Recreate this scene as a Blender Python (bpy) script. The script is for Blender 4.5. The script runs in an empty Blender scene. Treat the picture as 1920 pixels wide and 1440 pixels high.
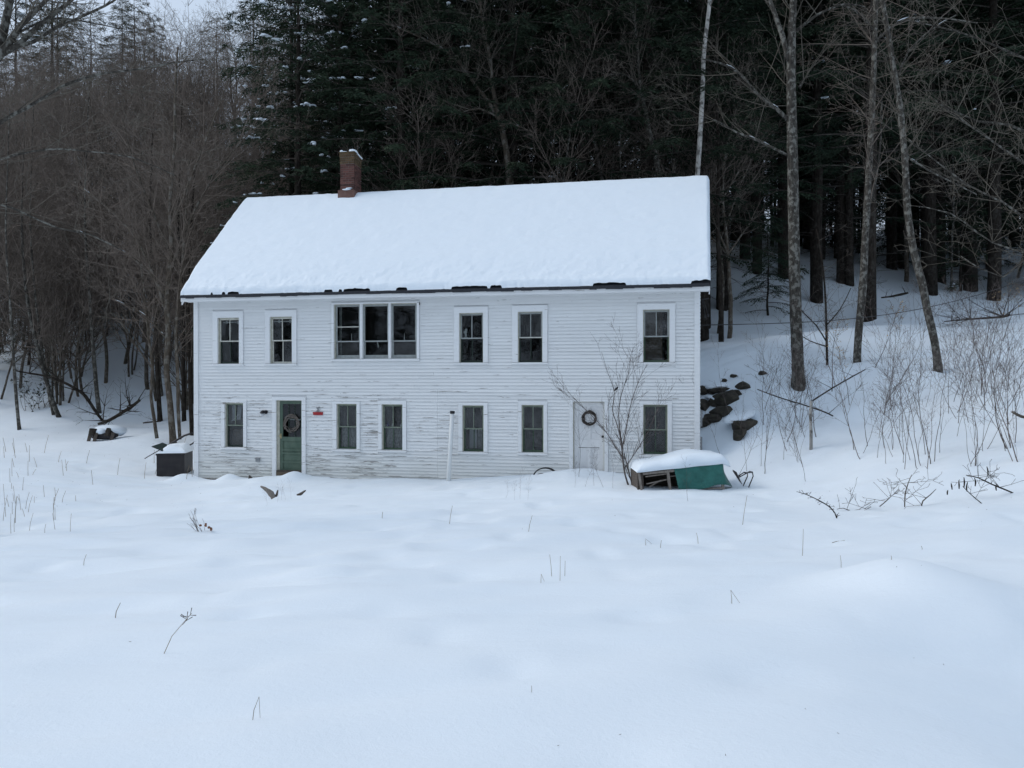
import bpy, math, random
import numpy as np
from mathutils import Vector, Matrix

# ------------------------------------------------------------------ camera, sky, sun, exposure
scene = bpy.context.scene
C = scene.collection
F = 1450.0            # focal length in photograph pixels (1920 wide)
HZ = 711.0            # horizon row
CAMZ = 2.94
cam_d = bpy.data.cameras.new('camera')
cam_d.sensor_width = 36.0
cam_d.lens = 36.0 * F / 1920.0
cam_d.clip_end = 2000.0
cam = bpy.data.objects.new('camera', cam_d)
C.objects.link(cam)
cam.location = (0, 0, CAMZ)
cam.rotation_euler = (math.radians(90) - math.atan((720 - HZ) / F), 0, 0)
scene.camera = cam

SUN_EL, SUN_AZ = 42.0, -82.0      # azimuth measured from +Y towards +X (negative: from the left)
world = bpy.data.worlds.new('World')
scene.world = world
world.use_nodes = True
wn, wl = world.node_tree.nodes, world.node_tree.links
wn.clear()
w_out = wn.new('ShaderNodeOutputWorld')
w_bg = wn.new('ShaderNodeBackground')
w_sky = wn.new('ShaderNodeTexSky')
w_sky.sky_type = 'NISHITA'
w_sky.sun_disc = False
w_sky.sun_elevation = math.radians(SUN_EL)
w_sky.sun_rotation = math.radians(SUN_AZ)
w_sky.air_density = 1.0
w_sky.dust_density = 4.0
w_sky.ozone_density = 1.0
w_mix = wn.new('ShaderNodeMix')       # an even cloud deck over the clear-sky colour
w_mix.data_type = 'RGBA'
w_mix.inputs[0].default_value = 0.72
w_mix.inputs[7].default_value = (6.45, 7.75, 9.45, 1)
wl.new(w_sky.outputs[0], w_mix.inputs[6])
wl.new(w_mix.outputs[2], w_bg.inputs[0])
w_bg.inputs[1].default_value = 0.10
wl.new(w_bg.outputs[0], w_out.inputs[0])

sun_d = bpy.data.lights.new('sun', 'SUN')
sun_d.energy = 1.05
sun_d.angle = math.radians(28)
sun_d.color = (1.0, 0.98, 0.95)
sun = bpy.data.objects.new('sun', sun_d)
C.objects.link(sun)
_el, _az = math.radians(SUN_EL), math.radians(SUN_AZ)
sun_dir = Vector((math.cos(_el) * math.sin(_az), math.cos(_el) * math.cos(_az), math.sin(_el)))
sun.rotation_euler = sun_dir.to_track_quat('Z', 'Y').to_euler()

vs = scene.view_settings
vs.view_transform = 'Standard'
vs.look = 'None'
vs.exposure = 0.07
vs.gamma = 1.0
vs.use_curve_mapping = False
scene.cycles.max_bounces = 6
scene.cycles.diffuse_bounces = 3
scene.cycles.glossy_bounces = 3
scene.cycles.transparent_max_bounces = 12

# ------------------------------------------------------------------ helpers
def at(px, py, Y):
    """the point of the place that lies at distance Y along the view axis behind photograph pixel px, py"""
    return Vector(((px - 960.0) / F * Y, Y, CAMZ - (py - HZ) / F * Y))

def tag(o, label=None, cat=None, group=None, kind=None):
    if label: o['label'] = label
    if cat: o['category'] = cat
    if group: o['group'] = group
    if kind: o['kind'] = kind
    return o

def empty(name, loc=(0, 0, 0), rz=0.0):
    o = bpy.data.objects.new(name, None)
    o.empty_display_size = 0.2
    C.objects.link(o)
    o.location = loc
    o.rotation_euler = (0, 0, rz)
    return o

def link_mesh(name, me, mat=None, parent=None):
    o = bpy.data.objects.new(name, me)
    C.objects.link(o)
    if mat is not None and len(me.materials) == 0:
        me.materials.append(mat)
    if parent is not None:
        o.parent = parent
    return o

def np_mesh(name, verts, faces, smooth=False):
    """verts (N,3), faces (M,3) or (M,4) arrays"""
    verts = np.asarray(verts, np.float32).reshape(-1, 3)
    faces = np.asarray(faces, np.int32)
    k = faces.shape[1]
    me = bpy.data.meshes.new(name)
    me.vertices.add(len(verts))
    me.vertices.foreach_set('co', verts.ravel())
    me.loops.add(faces.size)
    me.loops.foreach_set('vertex_index', faces.ravel())
    me.polygons.add(len(faces))
    me.polygons.foreach_set('loop_start', np.arange(0, faces.size, k, dtype=np.int32))
    me.polygons.foreach_set('loop_total', np.full(len(faces), k, np.int32))
    if smooth:
        me.polygons.foreach_set('use_smooth', np.ones(len(faces), bool))
    me.update(calc_edges=True)
    me.validate()
    return me

class MB:
    """collects simple shapes into one mesh"""
    def __init__(self):
        self.v, self.f = [], []
    def box(self, x0, x1, y0, y1, z0, z1):
        b = len(self.v)
        self.v += [(x0, y0, z0), (x1, y0, z0), (x1, y1, z0), (x0, y1, z0),
                   (x0, y0, z1), (x1, y0, z1), (x1, y1, z1), (x0, y1, z1)]
        self.f += [tuple(b + i for i in q) for q in
                   ((0, 3, 2, 1), (4, 5, 6, 7), (0, 1, 5, 4), (1, 2, 6, 5), (2, 3, 7, 6), (3, 0, 4, 7))]
        return self
    def hexa(self, pts):
        b = len(self.v)
        self.v += [tuple(p) for p in pts]
        self.f += [tuple(b + i for i in q) for q in
                   ((0, 3, 2, 1), (4, 5, 6, 7), (0, 1, 5, 4), (1, 2, 6, 5), (2, 3, 7, 6), (3, 0, 4, 7))]
        return self
    def quad(self, a, b_, c, d):
        b = len(self.v)
        self.v += [tuple(a), tuple(b_), tuple(c), tuple(d)]
        self.f.append((b, b + 1, b + 2, b + 3))
        return self
    def bar(self, p, q, w, h, up=(0, 0, 1)):
        """square-section bar from p to q"""
        p, q = Vector(p), Vector(q)
        d = (q - p).normalized()
        up = Vector(up)
        if abs(d.dot(up)) > 0.97:
            up = Vector((0, 1, 0))
        a = d.cross(up).normalized() * (w / 2)
        b = a.cross(d).normalized() * (h / 2)
        self.hexa([p - a - b, p + a - b, q + a - b, q - a - b, p - a + b, p + a + b, q + a + b, q - a + b])
        return self
    def tube(self, pts, radii, n=8, cap=True, jit=0.0, rng=None):
        pts = [Vector(p) for p in pts]
        b0 = len(self.v)
        ref = None
        for i, p in enumerate(pts):
            d = (pts[min(i + 1, len(pts) - 1)] - pts[max(i - 1, 0)])
            d = d.normalized() if d.length > 1e-9 else Vector((0, 0, 1))
            if ref is None:
                ref = Vector((1, 0, 0)) if abs(d.x) < 0.8 else Vector((0, 1, 0))
            a = (ref - d * ref.dot(d)).normalized()
            ref = a
            b = d.cross(a)
            r = radii[i] if hasattr(radii, '__len__') else radii
            for k in range(n):
                t = 2 * math.pi * k / n
                rr = r * (1 + (rng.uniform(-jit, jit) if jit else 0))
                self.v.append(tuple(p + (a * math.cos(t) + b * math.sin(t)) * rr))
        for i in range(len(pts) - 1):
            for k in range(n):
                k2 = (k + 1) % n
                self.f.append((b0 + i * n + k, b0 + i * n + k2, b0 + (i + 1) * n + k2, b0 + (i + 1) * n + k))
        if cap:
            self.f.append(tuple(b0 + k for k in reversed(range(n))))
            e = b0 + (len(pts) - 1) * n
            self.f.append(tuple(e + k for k in range(n)))
        return self
    def lump(self, c, rx, ry, rz, rng, rings=6, n=10, rough=0.18):
        """an uneven closed blob"""
        b0 = len(self.v)
        c = Vector(c)
        self.v.append(tuple(c + Vector((0, 0, rz))))
        for i in range(1, rings):
            ph = math.pi * i / rings
            for k in range(n):
                t = 2 * math.pi * k / n
                s = 1 + rng.uniform(-rough, rough)
                self.v.append((c.x + rx * math.sin(ph) * math.cos(t) * s, c.y + ry * math.sin(ph) * math.sin(t) * s,
                               c.z + rz * math.cos(ph) * (1 + rng.uniform(-rough, rough) * 0.6)))
        self.v.append(tuple(c - Vector((0, 0, rz))))
        last = len(self.v) - 1
        for k in range(n):
            k2 = (k + 1) % n
            self.f.append((b0, b0 + 1 + k, b0 + 1 + k2))
            for i in range(rings - 2):
                r0, r1 = b0 + 1 + i * n, b0 + 1 + (i + 1) * n
                self.f.append((r0 + k, r1 + k, r1 + k2, r0 + k2))
            r0 = b0 + 1 + (rings - 2) * n
            self.f.append((r0 + k, last, r0 + k2))
        return self
    def mesh(self, name, smooth=False):
        me = bpy.data.meshes.new(name)
        me.from_pydata(self.v, [], self.f)
        if smooth:
            me.polygons.foreach_set('use_smooth', np.ones(len(me.polygons), bool))
        me.update()
        return me
    def build(self, name, mat, parent=None, smooth=False):
        return link_mesh(name, self.mesh(name, smooth), mat, parent)

def segs_mesh(name, segs, n=3):
    """segs: list of (p, q, r0, r1) -> thin prisms, one mesh"""
    A = np.array([(s[0][0], s[0][1], s[0][2], s[1][0], s[1][1], s[1][2], s[2], s[3]) for s in segs], np.float64)
    P, Q, R0, R1 = A[:, :3], A[:, 3:6], A[:, 6], A[:, 7]
    D = Q - P
    D /= np.maximum(np.linalg.norm(D, axis=1, keepdims=True), 1e-9)
    ref = np.where(np.abs(D[:, 2:3]) < 0.9, np.array([[0, 0, 1.0]]), np.array([[1.0, 0, 0]]))
    X = np.cross(D, ref)
    X /= np.linalg.norm(X, axis=1, keepdims=True)
    Y = np.cross(D, X)
    N = len(segs)
    V = np.zeros((N, 2 * n, 3))
    for k in range(n):
        t = 2 * math.pi * k / n
        o = X * math.cos(t) + Y * math.sin(t)
        V[:, k] = P + o * R0[:, None]
        V[:, n + k] = Q + o * R1[:, None]
    base = (np.arange(N) * 2 * n)[:, None]
    quads = [np.concatenate([base + k, base + (k + 1) % n, base + n + (k + 1) % n, base + n + k], axis=1) for k in range(n)]
    return np_mesh(name, V.reshape(-1, 3), np.concatenate(quads), smooth=True)

# ---- value noise (numpy)
_rs = np.random.RandomState(7)
_lat = _rs.rand(256, 256)
def vnoise(x, y):
    x, y = np.asarray(x, float), np.asarray(y, float)
    xi, yi = np.floor(x).astype(int), np.floor(y).astype(int)
    fx, fy = x - xi, y - yi
    fx, fy = fx * fx * (3 - 2 * fx), fy * fy * (3 - 2 * fy)
    g = lambda a, b: _lat[a % 256, b % 256]
    return ((g(xi, yi) * (1 - fx) + g(xi + 1, yi) * fx) * (1 - fy) + (g(xi, yi + 1) * (1 - fx) + g(xi + 1, yi + 1) * fx) * fy) * 2 - 1

def sstep(a, b, x):
    t = np.clip((x - a) / (b - a), 0, 1)
    return t * t * (3 - 2 * t)

# ------------------------------------------------------------------ materials
class NT:
    def __init__(self, name):
        self.m = bpy.data.materials.new(name)
        self.m.use_nodes = True
        self.n, self.l = self.m.node_tree.nodes, self.m.node_tree.links
        self.p = self.n['Principled BSDF']
        self.out = self.n['Material Output']
    def add(self, typ, **kw):
        nd = self.n.new(typ)
        for k, v in kw.items():
            if isinstance(k, str) and hasattr(nd, k):
                setattr(nd, k, v)
        return nd
    def coord(self, kind='Object', scale=(1, 1, 1)):
        t = self.n.new('ShaderNodeTexCoord')
        mp = self.n.new('ShaderNodeMapping')
        mp.inputs['Scale'].default_value = scale
        self.l.new(t.outputs[kind], mp.inputs[0])
        return mp.outputs[0]
    def noise(self, vec, scale, detail=4, rough=0.55):
        nd = self.n.new('ShaderNodeTexNoise')
        nd.inputs['Scale'].default_value = scale
        nd.inputs['Detail'].default_value = detail
        nd.inputs['Roughness'].default_value = rough
        self.l.new(vec, nd.inputs['Vector'])
        return nd.outputs['Fac']
    def ramp(self, fac, stops):
        nd = self.n.new('ShaderNodeValToRGB')
        els = nd.color_ramp.elements
        while len(els) < len(stops):
            els.new(0.5)
        for e, (pos, col) in zip(els, stops):
            e.position = pos
            e.color = (col, col, col, 1) if not hasattr(col, '__len__') else (*col, 1)
        self.l.new(fac, nd.inputs[0])
        return nd.outputs[0]
    def mix(self, fac, a, b, typ='MIX'):
        nd = self.n.new('ShaderNodeMix')
        nd.data_type = 'RGBA'
        nd.blend_type = typ
        for sock, v in ((nd.inputs[0], fac), (nd.inputs[6], a), (nd.inputs[7], b)):
            if hasattr(v, 'is_linked'):
                self.l.new(v, sock)
            elif hasattr(v, '__len__'):
                sock.default_value = (*v, 1)
            else:
                sock.default_value = v
        return nd.outputs[2]
    def math(self, op, a, b=None):
        nd = self.n.new('ShaderNodeMath')
        nd.operation = op
        for sock, v in ((nd.inputs[0], a), (nd.inputs[1], b)):
            if v is None: continue
            if hasattr(v, 'is_linked'):
                self.l.new(v, sock)
            else:
                sock.default_value = v
        return nd.outputs[0]
    def bump(self, h, strength=0.4, dist=0.02, prev=None):
        nd = self.n.new('ShaderNodeBump')
        nd.inputs['Strength'].default_value = strength
        nd.inputs['Distance'].default_value = dist
        self.l.new(h, nd.inputs['Height'])
        if prev is not None:
            self.l.new(prev, nd.inputs['Normal'])
        self.l.new(nd.outputs[0], self.p.inputs['Normal'])
        return nd.outputs[0]
    def color(self, c):
        if hasattr(c, 'is_linked'):
            self.l.new(c, self.p.inputs['Base Color'])
        else:
            self.p.inputs['Base Color'].default_value = (*c, 1)
    def rough(self, r):
        if hasattr(r, 'is_linked'):
            self.l.new(r, self.p.inputs['Roughness'])
        else:
            self.p.inputs['Roughness'].default_value = r
    def rnd(self):
        return self.n.new('ShaderNodeObjectInfo').outputs['Random']

def simple(name, a, b, scale=6, rough=0.8, bump=0.3, dist=0.01, stretch=(1, 1, 1), spec=0.3, rand=0.0, detail=5):
    t = NT(name)
    v = t.coord('Object', stretch)
    f = t.noise(v, scale, detail)
    c = t.mix(t.ramp(f, [(0.3, 0.0), (0.7, 1.0)]), a, b)
    if rand:
        k = t.math('ADD', t.math('MULTIPLY', t.rnd(), rand), 1 - rand / 2)
        hs = t.n.new('ShaderNodeHueSaturation')
        t.l.new(c, hs.inputs['Color'])
        t.l.new(k, hs.inputs['Value'])
        c = hs.outputs[0]
    t.color(c)
    t.rough(rough)
    t.p.inputs['Specular IOR Level'].default_value = spec
    if bump:
        t.bump(t.noise(v, scale * 3, 4), bump, dist)
    return t.m

M = {}
def make_materials():
    # snow
    t = NT('snow')
    v = t.coord('Object')
    vs_ = t.coord('Object', (0.45, 1.0, 1.0))
    t.color(t.mix(t.ramp(t.noise(v, 0.35, 3), [(0.35, 0.0), (0.65, 1.0)]), (0.775, 0.85, 0.92), (0.81, 0.875, 0.935)))
    t.rough(0.55)
    t.p.inputs['Specular IOR Level'].default_value = 0.15
    b1 = t.bump(t.noise(vs_, 1.6, 3, 0.5), 0.22, 0.12)
    b2 = t.bump(t.noise(vs_, 7.0, 4, 0.6), 0.20, 0.02, b1)
    b3 = t.bump(t.noise(v, 26, 4, 0.65), 0.40, 0.010, b2)
    t.bump(t.noise(v, 110, 3, 0.75), 0.55, 0.004, b3)
    M['snow'] = t.m
    # snow on the roof: wind-textured
    t = NT('roof_snow')
    v = t.coord('Object', (0.42, 1.0, 1.0))
    t.color((0.79, 0.86, 0.925))
    t.rough(0.55)
    t.p.inputs['Specular IOR Level'].default_value = 0.15
    b1 = t.bump(t.noise(v, 3.0, 4, 0.55), 0.25, 0.06)
    t.bump(t.noise(t.coord('Object', (0.3, 1.0, 1.0)), 17.0, 4, 0.6), 0.5, 0.016, b1)
    M['roof_snow'] = t.m
    # painted clapboards, flaking towards the ground floor (house coordinates: x along the wall, z up)
    def paint(name, base, wood, amount, stained):
        t = NT(name)
        tc = t.n.new('ShaderNodeTexCoord')
        sep = t.n.new('ShaderNodeSeparateXYZ')
        t.l.new(tc.outputs['Object'], sep.inputs[0])
        v1 = t.coord('Object', (0.9, 3, 16))
        v2 = t.coord('Object', (5, 8, 55))
        v3 = t.coord('Object', (0.6, 1, 1.1))
        flake = t.math('MULTIPLY', t.noise(v1, 1.5, 6, 0.68), t.math('ADD', t.math('MULTIPLY', t.noise(v2, 1.0, 5, 0.7), 0.8), 0.6))
        patch = t.noise(v3, 1.0, 3, 0.6)
        low = t.n.new('ShaderNodeMapRange')
        low.inputs[1].default_value = 3.1; low.inputs[2].default_value = 1.9
        low.inputs[3].default_value = 0.0; low.inputs[4].default_value = 1.0
        t.l.new(sep.outputs[2], low.inputs[0])
        left = t.n.new('ShaderNodeMapRange')
        left.inputs[1].default_value = 8.6; left.inputs[2].default_value = 5.5
        left.inputs[3].default_value = 0.35; left.inputs[4].default_value = 1.0
        t.l.new(sep.outputs[0], left.inputs[0])
        where = t.math('MULTIPLY', t.math('MULTIPLY', low.outputs[0], left.outputs[0]), t.ramp(patch, [(0.36, 0.25), (0.62, 1.0)]))
        where = t.math('ADD', t.math('MULTIPLY', where, 0.135 * amount), 0.0)
        fr_ = t.math('FRACT', t.math('DIVIDE', t.math('SUBTRACT', sep.outputs[2], 0.03), 0.0915))
        edge = t.math('MULTIPLY', t.math('SUBTRACT', 0.6, fr_), 0.085)      # paint lifts first along the lower edge of each board
        thr = t.math('SUBTRACT', t.math('ADD', t.math('ADD', flake, edge), where), 0.690)
        mask = t.n.new('ShaderNodeMapRange')
        mask.inputs[1].default_value = 0.0; mask.inputs[2].default_value = 0.028
        t.l.new(thr, mask.inputs[0])
        grime = t.ramp(t.noise(t.coord('Object', (0.8, 1, 9)), 1.3, 5, 0.6), [(0.35, 0.0), (0.75, 1.0)])
        c0 = t.mix(t.math('MULTIPLY', grime, 0.30), base, tuple(b * 0.80 for b in base))
        if stained:
            foot = t.n.new('ShaderNodeMapRange')
            foot.inputs[1].default_value = 1.0; foot.inputs[2].default_value = 0.1
            foot.inputs[3].default_value = 0.0; foot.inputs[4].default_value = 0.55
            t.l.new(sep.outputs[2], foot.inputs[0])
            c0 = t.mix(t.math('MULTIPLY', foot.outputs[0], t.ramp(patch, [(0.3, 0.4), (0.7, 1.0)])), c0, (0.50, 0.49, 0.40))
        k = t.math('ADD', t.math('MULTIPLY', t.rnd(), 0.06), 0.97)
        hs = t.n.new('ShaderNodeHueSaturation')
        t.l.new(c0, hs.inputs['Color']); t.l.new(k, hs.inputs['Value'])
        t.color(t.mix(mask.outputs[0], hs.outputs[0], wood))
        t.rough(t.mix(mask.outputs[0], (0.5, 0.5, 0.5), (0.9, 0.9, 0.9)))
        t.p.inputs['Specular IOR Level'].default_value = 0.25
        t.bump(t.math('SUBTRACT', t.noise(v2, 1.5, 4), t.math('MULTIPLY', mask.outputs[0], 0.6)), 0.35, 0.004)
        return t.m
    M['clapboard'] = paint('clapboard_paint', (0.825, 0.835, 0.835), (0.30, 0.29, 0.275), 1.1, True)
    M['trim'] = paint('trim_paint', (0.80, 0.81, 0.815), (0.28, 0.26, 0.23), 0.65, False)
    M['cream'] = simple('aged_cream_paint', (0.60, 0.59, 0.50), (0.42, 0.40, 0.33), 9, 0.6, 0.3, 0.004)
    M['white_sash'] = simple('old_white_sash', (0.66, 0.66, 0.60), (0.45, 0.44, 0.38), 14, 0.6, 0.3, 0.003)
    M['grey_sash'] = simple('grey_weathered_sash', (0.36, 0.385, 0.38), (0.26, 0.28, 0.27), 12, 0.65, 0.3, 0.003)
    M['green_sash'] = simple('dark_green_sash', (0.040, 0.075, 0.048), (0.075, 0.115, 0.075), 12, 0.55, 0.3, 0.003)
    M['sage_sash'] = simple('faded_sage_sash', (0.15, 0.185, 0.145), (0.22, 0.25, 0.20), 12, 0.6, 0.3, 0.003)
    M['black_sash'] = simple('almost_black_green_sash', (0.018, 0.030, 0.024), (0.035, 0.050, 0.040), 12, 0.55, 0.3, 0.003)
    M['green_door'] = simple('worn_green_door_paint', (0.075, 0.120, 0.088), (0.125, 0.170, 0.128), 5, 0.6, 0.35, 0.003, (1, 1, 0.5))
    M['white_door'] = simple('worn_white_door_paint', (0.80, 0.80, 0.80), (0.71, 0.71, 0.71), 4, 0.55, 0.3, 0.003, (2, 1, 0.5))
    M['dark_wood'] = simple('bare_dark_wood', (0.055, 0.045, 0.038), (0.12, 0.10, 0.085), 8, 0.9, 0.5, 0.006, (1, 1, 6))
    M['grey_wood'] = simple('weathered_grey_wood', (0.16, 0.135, 0.115), (0.30, 0.265, 0.235), 7, 0.9, 0.6, 0.006, (6, 6, 1))
    M['roof'] = simple('dark_roofing', (0.018, 0.020, 0.026), (0.035, 0.038, 0.045), 20, 0.6, 0.4, 0.004)
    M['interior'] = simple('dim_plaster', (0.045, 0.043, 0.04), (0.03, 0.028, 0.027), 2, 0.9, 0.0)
    M['curtain'] = simple('lace_curtain', (0.42, 0.42, 0.40), (0.17, 0.175, 0.165), 26, 0.95, 0.5, 0.01, (1, 1, 0.7), 0.1, 0, 2)
    M['pale_cloth'] = simple('pale_curtain_cloth', (0.62, 0.63, 0.64), (0.45, 0.46, 0.48), 4, 0.95, 0.4, 0.02, (6, 1, 0.4))
    M['brown_panel'] = simple('brown_cabinet_wood', (0.10, 0.075, 0.055), (0.15, 0.115, 0.085), 5, 0.6, 0.2, 0.003, (8, 1, 1))
    M['white_plastic'] = simple('white_plastic_pipe', (0.78, 0.80, 0.80), (0.68, 0.70, 0.69), 3, 0.35, 0.1, 0.002)
    M['black_plastic'] = simple('black_rubber', (0.012, 0.012, 0.013), (0.025, 0.025, 0.026), 10, 0.5, 0.2, 0.002)
    M['black_metal'] = simple('sooty_black_metal', (0.016, 0.015, 0.018), (0.035, 0.031, 0.032), 5, 0.55, 0.25, 0.004)
    M['dark_green_lid'] = simple('dark_green_painted_sheet', (0.02, 0.035, 0.033), (0.035, 0.05, 0.048), 6, 0.5, 0.2, 0.003)
    M['grey_metal'] = simple('dull_grey_metal', (0.30, 0.31, 0.32), (0.22, 0.23, 0.24), 9, 0.5, 0.2, 0.002)
    M['brass'] = simple('worn_brass', (0.55, 0.46, 0.25), (0.38, 0.31, 0.17), 20, 0.35, 0.1, 0.001)
    M['red'] = simple('faded_red_paint', (0.42, 0.028, 0.030), (0.30, 0.020, 0.024), 14, 0.55, 0.2, 0.002)
    M['twig_grey'] = simple('grey_vine_twig', (0.13, 0.11, 0.095), (0.24, 0.21, 0.185), 18, 0.9, 0.4, 0.003)
    M['twig_dark'] = simple('dark_vine_twig', (0.035, 0.028, 0.025), (0.075, 0.062, 0.055), 18, 0.9, 0.4, 0.003)
    M['tarp'] = simple('green_tarpaulin', (0.012, 0.098, 0.082), (0.030, 0.160, 0.135), 5, 0.5, 0.8, 0.03, (1, 1, 1), 0.4)
    M['ornament'] = simple('white_ornament', (0.75, 0.75, 0.73), (0.66, 0.66, 0.64), 8, 0.7, 0.1, 0.002)
    M['purple_glass'] = simple('purple_glass_bottle', (0.12, 0.09, 0.32), (0.09, 0.07, 0.25), 8, 0.2, 0.0)
    # brick and mortar
    t = NT('chimney_brick')
    v = t.coord('Object')
    c = t.mix(t.ramp(t.noise(v, 9, 4), [(0.3, 0.0), (0.7, 1.0)]), (0.095, 0.040, 0.033), (0.155, 0.066, 0.052))
    k = t.math('ADD', t.math('MULTIPLY', t.rnd(), 0.8), 0.42)
    hs = t.n.new('ShaderNodeHueSaturation')
    t.l.new(c, hs.inputs['Color']); t.l.new(k, hs.inputs['Value'])
    t.color(hs.outputs[0]); t.rough(0.9)
    t.bump(t.noise(v, 45, 4), 0.5, 0.004)
    M['brick'] = t.m
    M['mossy_brick'] = simple('mossy_brick', (0.075, 0.062, 0.030), (0.13, 0.075, 0.045), 14, 0.95, 0.6, 0.006, rand=0.5)
    M['mortar'] = simple('old_mortar', (0.26, 0.24, 0.22), (0.17, 0.155, 0.14), 22, 0.95, 0.5, 0.004)
    M['render_coat'] = simple('stained_cement_coat', (0.13, 0.070, 0.055), (0.20, 0.12, 0.10), 7, 0.95, 0.5, 0.006)
    # rock
    t = NT('ledge_rock')
    v = t.coord('Object', (1, 1, 2.2))
    c = t.mix(t.ramp(t.noise(v, 2.5, 7, 0.65), [(0.35, 0.0), (0.65, 1.0)]), (0.016, 0.014, 0.011), (0.062, 0.053, 0.039))
    t.color(t.mix(t.ramp(t.noise(v, 7, 4), [(0.60, 0.0), (0.72, 0.7)]), c, (0.055, 0.062, 0.022)))
    t.rough(0.9)
    t.bump(t.noise(v, 8, 7, 0.7), 0.9, 0.05)
    M['rock'] = t.m
    # bark
    def bark(name, a, b, lichen, lsc, lfac, sc=14, rand=0.35):
        t = NT(name)
        v = t.coord('Object', (1, 1, 0.28))
        v2 = t.coord('Object', (1, 1, 0.8))
        c = t.mix(t.ramp(t.noise(v, sc, 6, 0.65), [(0.34, 0.0), (0.66, 1.0)]), a, b)
        if lichen:
            c = t.mix(t.ramp(t.noise(v2, lsc, 5, 0.6), [(0.5, 0.0), (0.60, lfac)]), c, lichen)
        k = t.math('ADD', t.math('MULTIPLY', t.rnd(), rand), 1 - rand / 2)
        hs = t.n.new('ShaderNodeHueSaturation')
        t.l.new(c, hs.inputs['Color']); t.l.new(k, hs.inputs['Value'])
        t.color(hs.outputs[0]); t.rough(0.95)
        t.p.inputs['Specular IOR Level'].default_value = 0.1
        t.bump(t.noise(v, sc * 1.6, 6, 0.7), 1.0, 0.03)
        return t.m
    M['bark_maple'] = bark('maple_bark', (0.028, 0.025, 0.022), (0.092, 0.084, 0.073), (0.24, 0.235, 0.21), 9, 0.7, 20)
    M['bark_birch'] = bark('pale_birch_bark', (0.34, 0.325, 0.30), (0.58, 0.56, 0.53), (0.07, 0.065, 0.06), 5, 0.8, 10)
    M['bark_dark'] = bark('hemlock_bark', (0.014, 0.011, 0.009), (0.044, 0.036, 0.030), (0.09, 0.085, 0.075), 5, 0.3)
    M['bark_brown'] = bark('brown_cherry_bark', (0.055, 0.045, 0.036), (0.13, 0.108, 0.085), (0.25, 0.24, 0.215), 6, 0.55, 18)
    M['twigs'] = simple('bare_twigs', (0.110, 0.089, 0.075), (0.205, 0.172, 0.147), 3, 0.95, 0.0, rand=0.5, spec=0.1)
    M['twigs_dark'] = simple('dark_dead_twigs', (0.045, 0.038, 0.033), (0.10, 0.09, 0.08), 3, 0.95, 0.0, rand=0.4, spec=0.1)
    M['twigs_pale'] = simple('lichen_grey_twigs', (0.095, 0.084, 0.070), (0.175, 0.158, 0.132), 3, 0.95, 0.0, rand=0.4, spec=0.1)
    M['sapling'] = simple('sapling_bark', (0.080, 0.066, 0.062), (0.165, 0.140, 0.130), 5, 0.9, 0.0, rand=0.5, spec=0.1)
    M['straw'] = simple('dry_straw', (0.20, 0.16, 0.115), (0.32, 0.27, 0.20), 8, 0.9, 0.0, rand=0.4, spec=0.1)
    M['dead_leaf'] = simple('tan_beech_leaf', (0.36, 0.25, 0.13), (0.46, 0.34, 0.20), 8, 0.9, 0.0, rand=0.4, spec=0.1)
    M['brown_leaf'] = simple('brown_dead_leaf', (0.16, 0.075, 0.045), (0.24, 0.12, 0.075), 8, 0.9, 0.0, rand=0.4, spec=0.1)
    M['evergreen_leaf'] = simple('dark_shrub_leaf', (0.018, 0.026, 0.017), (0.036, 0.048, 0.030), 8, 0.6, 0.0, spec=0.3)
    # needles
    def needles(name, a, b, rand):
        t = NT(name)
        v = t.coord('Object')
        c = t.mix(t.ramp(t.noise(v, 0.9, 4), [(0.35, 0.0), (0.65, 1.0)]), a, b)
        k = t.math('ADD', t.math('MULTIPLY', t.rnd(), rand), 1 - rand / 2)
        hs = t.n.new('ShaderNodeHueSaturation')
        t.l.new(c, hs.inputs['Color']); t.l.new(k, hs.inputs['Value'])
        t.color(hs.outputs[0]); t.rough(0.85)
        t.p.inputs['Specular IOR Level'].default_value = 0.1
        return t.m
    M['needles'] = needles('hemlock_needles', (0.019, 0.033, 0.022), (0.042, 0.058, 0.035), 0.7)
    M['needles_olive'] = needles('olive_pine_needles', (0.038, 0.042, 0.022), (0.066, 0.068, 0.036), 0.4)
    # window glass
    t = NT('window_glass')
    t.n.remove(t.p)
    tr = t.n.new('ShaderNodeBsdfTransparent'); tr.inputs[0].default_value = (0.78, 0.82, 0.82, 1)
    gl = t.n.new('ShaderNodeBsdfGlossy'); gl.inputs[0].default_value = (0.95, 0.97, 1, 1); gl.inputs[1].default_value = 0.03
    fr = t.n.new('ShaderNodeFresnel'); fr.inputs[0].default_value = 1.52
    bp = t.n.new('ShaderNodeBump'); bp.inputs['Strength'].default_value = 0.12; bp.inputs['Distance'].default_value = 0.02
    t.l.new(t.noise(t.coord('Object'), 2.2, 2), bp.inputs['Height'])
    t.l.new(bp.outputs[0], gl.inputs['Normal'])
    mx = t.n.new('ShaderNodeMixShader')
    dbl = t.math('MULTIPLY', fr.outputs[0], 1.0)
    t.l.new(dbl, mx.inputs[0]); t.l.new(tr.outputs[0], mx.inputs[1]); t.l.new(gl.outputs[0], mx.inputs[2])
    t.l.new(mx.outputs[0], t.out.inputs[0])
    M['glass'] = t.m
    # the same glass under years of dust
    t = NT('dusty_window_glass')
    t.n.remove(t.p)
    tr = t.n.new('ShaderNodeBsdfTransparent'); tr.inputs[0].default_value = (0.72, 0.76, 0.77, 1)
    gl = t.n.new('ShaderNodeBsdfGlossy'); gl.inputs[0].default_value = (0.95, 0.97, 1, 1); gl.inputs[1].default_value = 0.06
    df = t.n.new('ShaderNodeBsdfDiffuse'); df.inputs[0].default_value = (0.42, 0.43, 0.43, 1)
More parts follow.
